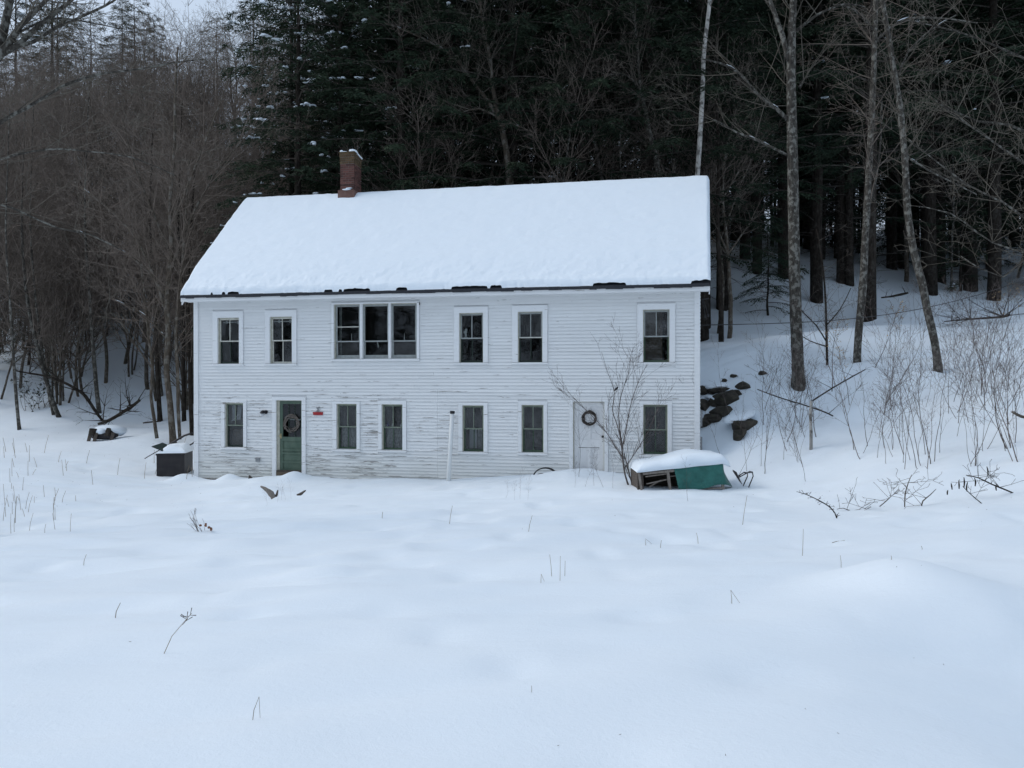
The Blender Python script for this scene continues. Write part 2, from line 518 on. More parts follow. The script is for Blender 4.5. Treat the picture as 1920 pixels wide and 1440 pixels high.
    fr = t.n.new('ShaderNodeFresnel'); fr.inputs[0].default_value = 1.52
    m1, m2 = t.n.new('ShaderNodeMixShader'), t.n.new('ShaderNodeMixShader')
    dust = t.ramp(t.noise(t.coord('Object', (3, 3, 1.5)), 2.2, 5, 0.65), [(0.35, 0.015), (0.75, 0.16)])
    t.l.new(fr.outputs[0], m1.inputs[0]); t.l.new(tr.outputs[0], m1.inputs[1]); t.l.new(gl.outputs[0], m1.inputs[2])
    t.l.new(dust, m2.inputs[0]); t.l.new(m1.outputs[0], m2.inputs[1]); t.l.new(df.outputs[0], m2.inputs[2])
    t.l.new(m2.outputs[0], t.out.inputs[0])
    M['dusty_glass'] = t.m
make_materials()

# ------------------------------------------------------------------ house frame of reference
YAW = math.radians(11.0)
HU = Vector((math.cos(YAW), -math.sin(YAW), 0))      # along the front wall, to the right
HN = Vector((math.sin(YAW), math.cos(YAW), 0))       # into the house
Y0 = 21.0
_k = (366 - 960.0) / F
_yl = Y0 / (1 + math.tan(YAW) * _k)
HL = Vector((_k * _yl, _yl, 0))                       # front left corner at z = 0
def front(px, py, t=0.0):
    """(s, z) on the plane t of the front wall behind pixel px, py"""
    r = Vector(((px - 960.0) / F, 1.0, -(py - HZ) / F))
    o = Vector((0, 0, CAMZ))
    k = ((HL + HN * t) - o).dot(HN) / r.dot(HN)
    p = o + r * k
    return (p - HL).dot(HU), p.z
def hw(s, t, z):
    return HL + HU * s + HN * t + Vector((0, 0, z))
HLEN = front(1312, 700)[0]
HDEP = 7.2

# ------------------------------------------------------------------ ground
def _ctrl():
    pts = []
    for x in (-9, 0, 9): pts.append((x, -8, 1.2))
    for x in (-6, 0, 6): pts.append((x, 0, 1.25))
    pts += [(-2.5, 3.4, 1.22), (0, 3.4, 1.25), (2.5, 3.4, 1.2)]
    pts += [(-5, 7, 0.98), (0, 7, 1.03), (5, 7, 1.02)]
    pts += [(-8, 11, 0.62), (-3, 11, 0.70), (3, 11, 0.74), (8, 11, 0.90)]
    pts += [(-11, 15, 0.32), (-5, 15, 0.36), (0, 15, 0.45), (4.5, 15, 0.56)]
    pts += [(3.2, 17.5, 0.45), (4.6, 17.6, 0.43), (1.0, 18, 0.38)]
    for s, z in ((0.0, 0.0), (3.0, 0.10), (5, 0.16), (7.0, 0.19), (8.6, 0.20), (9.6, 0.23), (11.3, 0.40), (13.5, 0.46), (14.6, 0.5)):
        p = hw(s, -0.25, z); pts.append(tuple(p))
    for px, py, Y in ((300, 889, 23.9), (192, 827, 28), (200, 797, 32), (60, 890, 21), (60, 1003, 13), (20, 810, 31), (110, 790, 32),
                      (320, 815, 29), (340, 780, 34),
                      (1330, 790, 22), (1330, 690, 24.5), (1345, 655, 27), (1400, 800, 20.5), (1400, 882, 19), (1330, 893, 19.5), (1497, 715, 22), (1608, 668, 24),
                      (1758, 690, 22.5), (1450, 635, 27), (1500, 624, 27.5), (1650, 610, 28), (1900, 592, 28.5), (1500, 628, 30), (1650, 612, 30.5),
                      (1380, 640, 30), (1850, 590, 31.5),
                      (1400, 490, 42), (1600, 500, 44), (1900, 530, 46), (1550, 900, 17.5), (1550, 800, 20), (1700, 850, 17.5), (1700, 770, 20),
                      (1880, 880, 15), (1880, 760, 19), (1880, 680, 23), (1880, 960, 11.5), (1500, 960, 14), (1700, 960, 13)):
        pts.append(tuple(at(px, py, Y)))
    for s, t, z in ((3, 8.2, 2.2), (9, 8.2, 3.0), (-1.5, 4, 0.35), (-1.5, 8, 1.0)):
        pts.append(tuple(hw(s, t, z)))
    pts += [(-6, 35, 3.6), (0, 38, 6.5), (0, 48, 11), (3, 62, 17), (8, 36, 6.3)]
    pts += [(-24, 40, 4.2), (-14, 42, 5.2), (-30, 52, 11.5), (-15, 56, 15), (-35, 78, 25), (-10, 82, 28.5), (-48, 62, 15), (-65, 100, 30), (-30, 125, 34), (0, 125, 37)]
    pts += [(28, 30, 6.2), (36, 50, 11.5), (30, 72, 17), (62, 80, 20), (32, 125, 32), (80, 125, 30)]
    pts += [(15, 5, 1.5), (20, 13, 2.4), (-15, 5, 0.85), (-25, 15, 0.6), (-30, 28, 1.0)]
    pts += [(0, -30, 1.0), (0, -60, 8), (-45, -40, 4), (45, -40, 4), (-70, -85, 14), (70, -85, 14), (0, -100, 18), (60, 0, 4), (-60, 5, 2), (110, 60, 18), (-110, 60, 14)]
    return np.array(pts, float)
_cp = _ctrl()
def _tps(r2):
    return np.where(r2 > 1e-12, 0.5 * r2 * np.log(np.maximum(r2, 1e-12)), 0.0)
def _fit():
    n = len(_cp)
    d2 = ((_cp[:, None, :2] - _cp[None, :, :2]) ** 2).sum(-1)
    A = np.zeros((n + 3, n + 3))
    A[:n, :n] = _tps(d2) + np.eye(n) * 0.35
    A[:n, n] = 1; A[:n, n + 1:] = _cp[:, :2]
    A[n, :n] = 1; A[n + 1:, :n] = _cp[:, :2].T
    return np.linalg.solve(A, np.concatenate([_cp[:, 2], np.zeros(3)]))
_w = _fit()
BUMPS = [  # (x, y, sigma x, sigma y, height)
    (3.55, 6.95, 0.52, 0.5, 0.28), (3.5, 6.0, 1.3, 1.0, 0.08), (4.1, 4.3, 1.15, 1.2, -0.52)]
for _s, _t, _a, _h in ((1.35, -0.45, 0.22, 0.20), (3.3, -0.35, 0.22, 0.17), (2.6, -0.3, 0.5, 0.08), (11.0, -0.55, 0.5, 0.12), (3.2, -2.6, 0.55, 0.16), (2.2, -2.4, 0.5, 0.08), (-0.25, -0.2, 0.3, 0.25)):
    _p = hw(_s, _t, 0); BUMPS.append((_p.x, _p.y, _a, _a, _h))
for _q in ((1497, 716, 22.0), (1607, 668, 24.0), (1759, 688, 22.5)):      # melt wells round the thick trunks
    _p = at(*_q); BUMPS.append((_p.x, _p.y - 0.1, 0.34, 0.34, -0.22))
def ground_z(x, y, house=True):
    x, y = np.atleast_1d(np.asarray(x, float)), np.atleast_1d(np.asarray(y, float))
    shp = x.shape
    xf, yf = x.ravel(), y.ravel()
    out = np.zeros(len(xf))
    n = len(_cp)
    for i in range(0, len(xf), 20000):
        a, b = xf[i:i + 20000], yf[i:i + 20000]
        d2 = (a[:, None] - _cp[None, :, 0]) ** 2 + (b[:, None] - _cp[None, :, 1]) ** 2
        out[i:i + 20000] = _tps(d2) @ _w[:n] + _w[n] + _w[n + 1] * a + _w[n + 2] * b
    for bx, by, sx, sy, h in BUMPS:
        out += h * np.exp(-0.5 * (((xf - bx) / sx) ** 2 + ((yf - by) / sy) ** 2))
    # wind-packed ripples and old filled-in tracks
    c, s = math.cos(0.35), math.sin(0.35)
    u, v = xf * c + yf * s, -xf * s + yf * c
    open_ = sstep(34, 24, yf)
    out += open_ * (0.048 * vnoise(u * 0.55 + 3, v * 1.5 + 9) + 0.018 * vnoise(u * 1.3 + 31, v * 3.1 + 17) + 0.05 * vnoise(xf * 0.25 + 5, yf * 0.3))
    # shallow dimples: old prints and settled hollows, filled by later snow
    dn = vnoise(xf * 1.9 + 71, yf * 1.5 + 13)
    out -= open_ * 0.045 * sstep(0.25, 0.75, dn) * (0.45 + 0.55 * sstep(-0.3, 0.4, vnoise(xf * 0.22 + 8, yf * 0.25 + 3)))
    dn2 = vnoise(u * 0.9 + 15, v * 2.3 + 77)
    out += open_ * 0.030 * sstep(0.1, 0.8, dn2)
    lf = sstep(1.5, -2.5, xf) * sstep(4.5, 7, yf) * sstep(17, 13, yf)
    out += lf * 0.055 * vnoise(u * 1.0 + 50, v * 3.6 + 8)
    wild = sstep(24, 34, yf) + sstep(6, 9, xf) * sstep(16, 19, yf) * sstep(34, 24, yf) * 0.6
    out += wild * (0.18 * vnoise(xf * 0.45, yf * 0.45 + 40) + 0.08 * vnoise(xf * 1.2, yf * 1.2 + 4))
    # the cellar hole of the house
    if house:
        ls = (xf - HL.x) * HU.x + (yf - HL.y) * HU.y
        lt = (xf - HL.x) * HN.x + (yf - HL.y) * HN.y
        ins = np.minimum(np.minimum(ls, HLEN - ls), np.minimum(lt, HDEP - lt))
        out = np.where(ins > 0.02, np.minimum(out, out * (1 - sstep(0.02, 0.16, ins)) - 0.3 * sstep(0.02, 0.16, ins)), out)
    return out.reshape(shp)
def gz(x, y):
    return float(ground_z(x, y)[0])
def ground_at(px, py, y0=2.5, y1=140):
    """where the line of sight through a pixel meets the ground"""
    Y = np.geomspace(y0, y1, 900)
    X = (px - 960.0) / F * Y
    Z = CAMZ - (py - HZ) / F * Y
    h = ground_z(X, Y) >= Z
    i = int(np.argmax(h)) if h.any() else len(Y) - 1
    return Vector((X[i], Y[i], gz(X[i], Y[i])))

def build_ground():
    def axis(lo, hi, step, far_lo, far_hi, grow=1.09):
        core = list(np.arange(lo, hi + 1e-6, step))
        a, st = core[-1], step
        while a < far_hi:
            st = min(st * grow, 6.0); a += st; core.append(a)
        a, st = core[0], step
        while a > far_lo:
            st = min(st * grow, 6.0); a -= st; core.insert(0, a)
        return np.array(core)
    xs = axis(-14, 15, 0.11, -320, 320)
    ys = axis(3.0, 25, 0.11, -220, 420)
    X, Y = np.meshgrid(xs, ys)
    Z = ground_z(X, Y)
    nx, ny = len(xs), len(ys)
    V = np.stack([X, Y, Z], -1).reshape(-1, 3)
    i = np.arange(nx - 1)[None, :] + (np.arange(ny - 1) * nx)[:, None]
    i = i.ravel()
    me = np_mesh('snow_ground', V, np.stack([i, i + 1, i + nx + 1, i + nx], 1), smooth=True)
    o = link_mesh('snow_ground', me, M['snow'])
    tag(o, kind='structure', label='deep undisturbed snow over the field, bank and hillside')
build_ground()

# ------------------------------------------------------------------ the house
house = empty('farmhouse', HL, -YAW)
tag(house, 'long white clapboard farmhouse with snowy roof and peeling paint', 'house')
rng = random.Random(11)
ZB = -0.35            # foot of the walls below the snow
EAVE_T, RIDGE_T = -0.42, 3.6
ROOF_S0, ROOF_S1 = front(338, 560, EAVE_T)[0], front(1332, 540, EAVE_T)[0]
EAVE_Z = (front(338, 566, EAVE_T)[1] + front(1332, 544, EAVE_T)[1]) / 2      # underside of the fascia
DECK0 = EAVE_Z + 0.165                                                     # roof surface at the eave
RIDGE_Z = 8.96
SLOPE = (RIDGE_Z - DECK0) / (RIDGE_T - EAVE_T)
WTOP = EAVE_Z + 0.06

# windows and doors: casing box and opening box in photograph pixels -> wall coordinates
def rect(x0, x1, ytop, ybot):
    a, b = front(x0, (ytop + ybot) / 2)[0], front(x1, (ytop + ybot) / 2)[0]
    xm = (x0 + x1) / 2
    return [a, b, front(xm, ybot)[1], front(xm, ytop)[1]]
UP = [dict(c=(401, 457.5, 584, 682), o=(410, 450, 596, 682), up='white_sash', lo='black_sash', rod=1, lab='left end window of the upper storey, white upper sash over dark lower sash'),
      dict(c=(499, 557.5, 582, 681.7), o=(507.5, 549, 594, 681.7), up='white_sash', lo='white_sash', rod=1, lab='upper window with flaking white sashes over the green door'),
      dict(c=(852, 915.6, 575.6, 679.5), o=(861.7, 906.7, 587, 679.5), up='grey_sash', lo='black_sash', orn=1, lab='upper window with a white ornament behind the glass'),
      dict(c=(961, 1027, 573, 679), o=(971.4, 1017.7, 584.5, 679), up='grey_sash', lo='black_sash', rail=1, lab='upper window with dark sashes and pale meeting rail'),
      dict(c=(1194.6, 1266, 569.7, 679.6), o=(1205.5, 1255.3, 580.6, 679.6), up='grey_sash', lo='green_sash', one=1, panel=1, lab='right end window of the upper storey')]
LO = [dict(c=(416, 463.4, 750.4, 838.6), o=(422.6, 457.6, 755.5, 838.6), up='sage_sash', lo='black_sash', one=1, drape=1, lab='ground floor window left of the green door'),
      dict(c=(624.6, 675.6, 752.6, 842), o=(632, 669.8, 757, 842), up='sage_sash', lo='green_sash', cur=1, lab='curtained ground floor window right of the green door'),
      dict(c=(709.8, 762.6, 751, 843.7), o=(716.6, 755.6, 757.8, 843.7), up='sage_sash', lo='green_sash', cur=1, bottles=1, lab='curtained ground floor window with bottles on its rail'),
      dict(c=(860, 915, 754.4, 847.5), o=(867.5, 907.5, 759.8, 847.5), up='sage_sash', lo='green_sash', inner=1, lab='ground floor window beside the white pipe'),
      dict(c=(971.7, 1026.4, 752, 848.3), o=(978.4, 1019.7, 759, 848.3), up='sage_sash', lo='green_sash', lab='ground floor window left of the white door'),
      dict(c=(1199, 1260, 752, 851.6), o=(1206, 1251.9, 758.4, 851.6), up='sage_sash', lo='green_sash', lab='ground floor window behind the bare shrub')]
TRI = dict(c=(623, 787, 567, 673), o=(627.3, 782.5, 569.5, 672.5))
GD = dict(c=(511.6, 574.3, 743.8, 890), o=(518.9, 567, 750.4, 890))
WD = dict(c=(1067.8, 1140.5, 748.5, 900), o=(1074.8, 1133.4, 753, 900))
for d in UP + LO + [TRI, GD, WD]:
    d['C'], d['O'] = rect(*d['c']), rect(*d['o'])
# storey regularity: shared sill heights
for grp in (UP, LO):
    zs = sum(d['O'][2] for d in grp) / len(grp)
    for d in grp:
        d['O'][2] = d['C'][2] = 0.5 * d['O'][2] + 0.5 * zs
GD['C'][2] = GD['O'][2] = 0.02
WD['C'][2] = WD['O'][2] = 0.05
OPEN = [d['O'] for d in UP + LO + [TRI, GD, WD]]
CASE = [d['C'] for d in UP + LO + [TRI, GD, WD]]

def wall_with_holes(name, s0, s1, z0, z1, holes, t_out, t_in, mat, parent):
    ss = sorted({s0, s1, *[h[0] for h in holes], *[h[1] for h in holes]})
    zs = sorted({z0, z1, *[h[2] for h in holes], *[h[3] for h in holes]})
    ss = [s for s in ss if s0 <= s <= s1]; zs = [z for z in zs if z0 <= z <= z1]
    mb = MB()
    solid = lambda a, b: not any(h[0] < a < h[1] and h[2] < b < h[3] for h in holes)
    for i in range(len(ss) - 1):
        for j in range(len(zs) - 1):
            if solid((ss[i] + ss[i + 1]) / 2, (zs[j] + zs[j + 1]) / 2):
                a, b, c, d = ss[i], ss[i + 1], zs[j], zs[j + 1]
                mb.quad((a, t_out, c), (b, t_out, c), (b, t_out, d), (a, t_out, d))
                mb.quad((b, t_in, c), (a, t_in, c), (a, t_in, d), (b, t_in, d))
    for h in holes:
        a, b, c, d = h
        mb.quad((a, t_out, c), (a, t_out, d), (a, t_in, d), (a, t_in, c))
        mb.quad((b, t_out, d), (b, t_out, c), (b, t_in, c), (b, t_in, d))
        mb.quad((a, t_out, d), (b, t_out, d), (b, t_in, d), (a, t_in, d))
        mb.quad((b, t_out, c), (a, t_out, c), (a, t_in, c), (b, t_in, c))
    return mb.build(name, mat, parent)

front_wall = wall_with_holes('front_wall', 0.0, HLEN, ZB, WTOP, OPEN, 0.0, 0.14, M['trim'], house)

# clapboards, course by course, cut round the casings
def build_clapboards():
    EXPO = 0.0915
    CB = 0.125
    rows = []
    z = 0.03
    while z < WTOP - 0.02:
        rows.append(z); z += EXPO
    boards = []
    seam = front(821, 830)[0]
    for z in rows:
        z1 = z + EXPO + 0.018
        if z1 > WTOP + 0.03: z1 = WTOP + 0.03
        cut = []
        for c in CASE:
            lo = c[2] - 0.075            # sills stand below the opening
            if z + EXPO > lo + 0.01 and z < c[3] - 0.012:
                cut.append((c[0] - 0.004, c[1] + 0.004))
        cut.sort()
        spans, a = [], CB
        for c0, c1 in cut:
            if c0 > a: spans.append((a, c0))
            a = max(a, c1)
        if HLEN - CB > a: spans.append((a, HLEN - CB))
        for a, b in spans:
            joints = []
            if z < 2.6 and a < seam < b: joints.append(seam)
            elif b - a > 6.5: joints.append(rng.uniform(a + 2, b - 2))
            for j in joints:
                boards.append((a, j - 0.002, z, z1)); a = j + 0.002
            boards.append((a, b, z, z1))
    boards.sort(key=lambda b: b[0] - b[1])
    rest = MB()
    for i, (a, b, z, z1) in enumerate(boards):
        lip = 0.035 + rng.uniform(-0.004, 0.005)
        dz = rng.uniform(-0.003, 0.003); tilt = rng.uniform(-0.0022, 0.0022)
        pts = [(a, -lip - 0.003, z + dz), (b, -lip - 0.003, z + dz + tilt), (b, 0.001, z + dz + tilt + 0.02), (a, 0.001, z + dz + 0.02),
               (a, -0.0045, z1), (b, -0.0045, z1), (b, 0.001, z1), (a, 0.001, z1)]
        if i < 290:
            MB().hexa(pts).build('clapboard', M['clapboard'], front_wall)
        else:
            rest.hexa(pts)
    if rest.v:
        tag(rest.build('short_clapboards', M['clapboard'], front_wall), kind='stuff')
build_clapboards()

# corner boards, frieze
for a, b in ((0.0, 0.125), (HLEN - 0.125, HLEN)):
    MB().box(a - 0.012, b, -0.056, 0.02, ZB, WTOP).build('corner_board', M['trim'], house)
# gable and back walls (with their clapboards joined: they face away)
def gable(s, sgn):
    mb = MB()
    deck = lambda t: DECK0 + SLOPE * ((t - EAVE_T) if t <= RIDGE_T else (2 * RIDGE_T - EAVE_T - t)) - 0.11
    z = 0.03
    while z < RIDGE_Z - 0.25:
        half = (RIDGE_Z - 0.14 - z) / SLOPE
        t0, t1 = max(0.01, RIDGE_T - half), min(HDEP, RIDGE_T + half)
        if t1 - t0 > 0.1:
            e = 0.02 * sgn
            mb.hexa([(s, t0, z), (s + e, t0, z), (s + e, t1, z), (s, t1, z), (s, t0, z + 0.10), (s + e * 0.2, t0, z + 0.10), (s + e * 0.2, t1, z + 0.10), (s, t1, z + 0.10)])
        z += 0.0915
    tag(mb.build('gable_siding', M['clapboard'], house), kind='stuff')
    w = MB()
    i0, i1 = s, s - 0.12 * sgn
    prof = [(0.14, ZB), (HDEP, ZB), (HDEP, deck(HDEP)), (RIDGE_T, deck(RIDGE_T)), (0.14, deck(0.14))]
    n = len(prof)
    w.v += [(i0, t, z) for t, z in prof] + [(i1, t, z) for t, z in prof]
    w.f += [tuple(range(n)), tuple(reversed(range(n, 2 * n)))] + [(k, (k + 1) % n, n + (k + 1) % n, n + k) for k in range(n)]
    w.build('gable_wall', M['trim'], house)
gable(0.0, -1); gable(HLEN, 1)
MB().box(0, HLEN, HDEP, HDEP + 0.12, ZB, WTOP).build('back_wall', M['trim'], house)
# rooms: floors, ceiling, partitions
FL2 = 2.62
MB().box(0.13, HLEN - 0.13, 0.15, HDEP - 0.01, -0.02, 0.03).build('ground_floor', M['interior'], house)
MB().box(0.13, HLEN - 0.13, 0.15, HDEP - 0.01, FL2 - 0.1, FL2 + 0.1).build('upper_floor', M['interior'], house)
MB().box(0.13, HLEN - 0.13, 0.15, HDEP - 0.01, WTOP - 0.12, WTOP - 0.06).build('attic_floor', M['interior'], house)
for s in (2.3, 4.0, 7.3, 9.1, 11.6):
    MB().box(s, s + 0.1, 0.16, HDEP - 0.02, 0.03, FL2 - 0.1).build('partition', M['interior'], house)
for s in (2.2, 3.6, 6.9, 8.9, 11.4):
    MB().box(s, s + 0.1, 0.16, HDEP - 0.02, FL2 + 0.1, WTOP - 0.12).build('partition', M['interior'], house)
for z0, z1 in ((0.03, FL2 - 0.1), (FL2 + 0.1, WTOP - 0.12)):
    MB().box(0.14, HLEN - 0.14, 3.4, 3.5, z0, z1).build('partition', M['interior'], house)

# roof
PROW0, PROW1 = 0.22, 0.20      # the verges run out a little towards the ridge
def build_roof():
    r = empty('roof'); r.parent = house
    for side in (0, 1):
        e, rd = (EAVE_T, RIDGE_T) if side == 0 else (2 * RIDGE_T - EAVE_T, RIDGE_T)
        th = 0.055
        MB().hexa([(ROOF_S0, e, DECK0 - th), (ROOF_S1, e, DECK0 - th), (ROOF_S1 + PROW1, rd, RIDGE_Z - th), (ROOF_S0 - PROW0, rd, RIDGE_Z - th),
                   (ROOF_S0, e, DECK0), (ROOF_S1, e, DECK0), (ROOF_S1 + PROW1, rd, RIDGE_Z), (ROOF_S0 - PROW0, rd, RIDGE_Z)]).build('roof_deck', M['roof'], r)
        d = 1 if side == 0 else -1
        MB().box(ROOF_S0 + 0.01, ROOF_S1 - 0.01, min(e + d * 0.02, e + d * 0.045), max(e + d * 0.02, e + d * 0.045), EAVE_Z, DECK0 - th - 0.003).build('fascia', M['trim'], r)
        a, b = (e + d * 0.045, -0.004) if side == 0 else (HDEP + 0.124, e + d * 0.045)
        MB().box(ROOF_S0 + 0.03, ROOF_S1 - 0.03, min(a, b), max(a, b), EAVE_Z + 0.012, EAVE_Z + 0.03).build('soffit', M['trim'], r)
        for s, pw in ((ROOF_S0 + 0.015, -PROW0), (ROOF_S1 - 0.04, PROW1)):
            MB().hexa([(s, e + d * 0.05, DECK0 - 0.26), (s + 0.025, e + d * 0.05, DECK0 - 0.26), (s + pw + 0.025, rd, RIDGE_Z - 0.28), (s + pw, rd, RIDGE_Z - 0.28),
                       (s, e + d * 0.05, DECK0 - th - 0.004 + 0.05 * SLOPE), (s + 0.025, e + d * 0.05, DECK0 - th - 0.004 + 0.05 * SLOPE), (s + pw + 0.025, rd, RIDGE_Z - th - 0.004), (s + pw, rd, RIDGE_Z - th - 0.004)]).build('rake_board', M['trim'], r)
        # ragged lip of roofing felt along the eave
        if side == 0:
            mb = MB()
            s = ROOF_S0 + 0.02
            while s < ROOF_S1 - 0.05:
                w = rng.uniform(0.15, 0.5); w = min(w, ROOF_S1 - 0.03 - s)
                dp = rng.uniform(0.005, 0.03)
                mb.hexa([(s, e - 0.02, DECK0 - th - dp), (s + w, e - 0.02, DECK0 - th - dp + rng.uniform(-0.01, 0.01)), (s + w, e + 0.004, DECK0 - th - dp), (s, e + 0.004, DECK0 - th - dp),
                         (s, e - 0.02, DECK0 + 0.004), (s + w, e - 0.02, DECK0 + 0.004), (s + w, e + 0.06, DECK0 + 0.004 + 0.06 * SLOPE), (s, e + 0.06, DECK0 + 0.004 + 0.06 * SLOPE)])
                s += w
            tag(mb.build('drip_edge', M['roof'], r), kind='stuff')
build_roof()

def build_roof_snow():
    ns, nt = 420, 200
    S = np.linspace(ROOF_S0 + 0.0, ROOF_S1 - 0.0, ns)
    T = np.concatenate([EAVE_T - 0.005 + (RIDGE_T - EAVE_T) * np.linspace(0, 1, nt // 2) ** 1.35, (2 * RIDGE_T - EAVE_T + 0.005) - (RIDGE_T - EAVE_T) * np.linspace(1, 0, nt // 2) ** 1.35])
    T = np.unique(np.round(T, 5)); nt = len(T)
    A, B = np.meshgrid(S, T)
    d_ridge = np.abs(B - RIDGE_T)
    deck = RIDGE_Z - SLOPE * d_ridge
    soft = RIDGE_Z - SLOPE * (np.sqrt(d_ridge ** 2 + 0.16 ** 2) - 0.16 * 0.55)
    d_eave = (RIDGE_T - EAVE_T) - d_ridge
    rag = 0.002 + 0.017 * vnoise(A * 0.9, B * 0 + 3) + 0.011 * vnoise(A * 2.6, B * 0 + 9) + 0.006 * vnoise(A * 11, B * 0 + 5)
    d_side = np.minimum(A - ROOF_S0, ROOF_S1 - A) + 0.012 * vnoise(B * 6, A * 0 + 2)
    th = 0.23 * (0.42 + 0.58 * sstep(0.0, 0.9, d_eave)) * np.sqrt(sstep(0.0, 0.06, d_eave - rag)) * np.sqrt(sstep(-0.02, 0.07, d_side))
    th = th + (0.010 * vnoise(A * 3, B * 5) + 0.006 * vnoise(A * 9, B * 14)) * (th > 0.05)
    th += (0.014 * vnoise(A * 6, B * 9) + 0.010 * vnoise(A * 15, B * 19)) * sstep(1.1, 0.15, d_eave) * (th > 0.03)
    Z = np.where(th > 0.001, soft * 1.0 + th, deck - 0.01)
    Z = np.where(th > 0.001, np.maximum(Z, deck + 0.002), Z)
    f_ = np.clip(1 - d_ridge / (RIDGE_T - EAVE_T), 0, 1); u_ = (A - ROOF_S0) / (ROOF_S1 - ROOF_S0)
    A2 = A - PROW0 * f_ * (1 - u_) + PROW1 * f_ * u_
    V = np.stack([A2, B, Z], -1).reshape(-1, 3)
    i = (np.arange(ns - 1)[None, :] + (np.arange(nt - 1) * ns)[:, None]).ravel()
    me = np_mesh('roof_snow', V, np.stack([i, i + 1, i + ns + 1, i + ns], 1), smooth=True)
    o = link_mesh('roof_snow', me, M['roof_snow'])
    o.location = HL; o.rotation_euler = (0, 0, -YAW)
    tag(o, 'thick smooth snow lying on the farmhouse roof', 'snow', kind='stuff')
build_roof_snow()

# ---- windows
def sash(name, parent, s0, s1, z0, z1, t, mat, bars_v, bars_h, stile=0.042, top=0.042, bot=0.05, thick=0.035):
    mb = MB()
    mb.box(s0, s0 + stile, t, t + thick, z0, z1).box(s1 - stile, s1, t, t + thick, z0, z1)
    mb.box(s0 + stile, s1 - stile, t + 0.001, t + thick - 0.001, z0, z0 + bot).box(s0 + stile, s1 - stile, t + 0.001, t + thick - 0.001, z1 - top, z1)
    gs = [s0 + stile] + [s0 + stile + (s1 - s0 - 2 * stile) * k / (bars_v + 1) for k in range(1, bars_v + 1)] + [s1 - stile]
    gzs = [z0 + bot] + [z0 + bot + (z1 - z0 - top - bot) * k / (bars_h + 1) for k in range(1, bars_h + 1)] + [z1 - top]
    w = 0.011
    for x in gs[1:-1]:
        mb.box(x - w, x + w, t + 0.004, t + thick - 0.008, z0 + bot, z1 - top)
    for z in gzs[1:-1]:
        mb.box(s0 + stile, s1 - stile, t + 0.006, t + thick - 0.009, z - w, z + w)
    o = mb.build(name, mat, parent)
    for i in range(len(gs) - 1):
        for j in range(len(gzs) - 1):
            tt = t + thick * 0.55
            a, b, c, d = gs[i] - 0.004, gs[i + 1] + 0.004, gzs[j] - 0.004, gzs[j + 1] + 0.004
            k = rng.uniform(-0.006, 0.006)
            MB().quad((a, tt + k, c), (b, tt - k, c), (b, tt - k, d), (a, tt + k, d)).build('pane', M['dusty_glass' if z0 < 2.5 or rng.random() < 0.3 else 'glass'], parent)
    return o

def casing(name, d, head, side_extra=0.0, mat='trim', sill=True, sill_over=0.012):
    c, o = d['C'], d['O']
    mb = MB()
    mb.box(c[0], o[0], -0.058, 0.012, c[2], o[3]).box(o[1], c[1], -0.058, 0.012, c[2], o[3])
    mb.box(c[0] - 0.003, c[1] + 0.003, -0.062, 0.012, o[3], c[3])
    w = mb.build(name, M[mat], house)
    # jamb liners
    j = MB()
    j.box(o[0] + 0.0015, o[0] + 0.018, -0.006, 0.13, o[2], o[3] - 0.0015).box(o[1] - 0.018, o[1] - 0.0015, -0.006, 0.13, o[2], o[3] - 0.0015)
    j.box(o[0] + 0.018, o[1] - 0.018, -0.006, 0.13, o[3] - 0.018, o[3] - 0.0015)
    j.build('jamb', M['cream'], w)
    if sill:
        s = MB().hexa([(c[0] - sill_over, -0.092, c[2] - 0.058), (c[1] + sill_over, -0.092, c[2] - 0.058), (c[1] + sill_over, 0.13, c[2] - 0.05), (c[0] - sill_over, 0.13, c[2] - 0.05),
                   (c[0] - sill_over, -0.092, c[2] - 0.012), (c[1] + sill_over, -0.092, c[2] - 0.012), (c[1] + sill_over, 0.13, c[2] + 0.004), (c[0] - sill_over, 0.13, c[2] + 0.004)])
        s.build('sill', M['trim'], w)
    return w

def cloth(name, parent, s0, s1, z0, z1, t, mat, folds=5, amp=0.03, slant=0.0):
    n, m_ = folds * 6 + 1, 6
    V, Fc = [], []
    for j in range(m_):
        z = z0 + (z1 - z0) * j / (m_ - 1)
        for i in range(n):
            u = i / (n - 1)
            x = s0 + (s1 - s0) * u + slant * (1 - j / (m_ - 1))
            V.append((x, t + amp * math.sin(u * folds * 2 * math.pi + 0.7 * j) * (0.5 + 0.5 * math.sin(3 + u * 9)), z))
    for j in range(m_ - 1):
        for i in range(n - 1):
            Fc.append((j * n + i, j * n + i + 1, (j + 1) * n + i + 1, (j + 1) * n + i))
    return link_mesh(name, np_mesh(name, V, Fc, True), M[mat], parent)

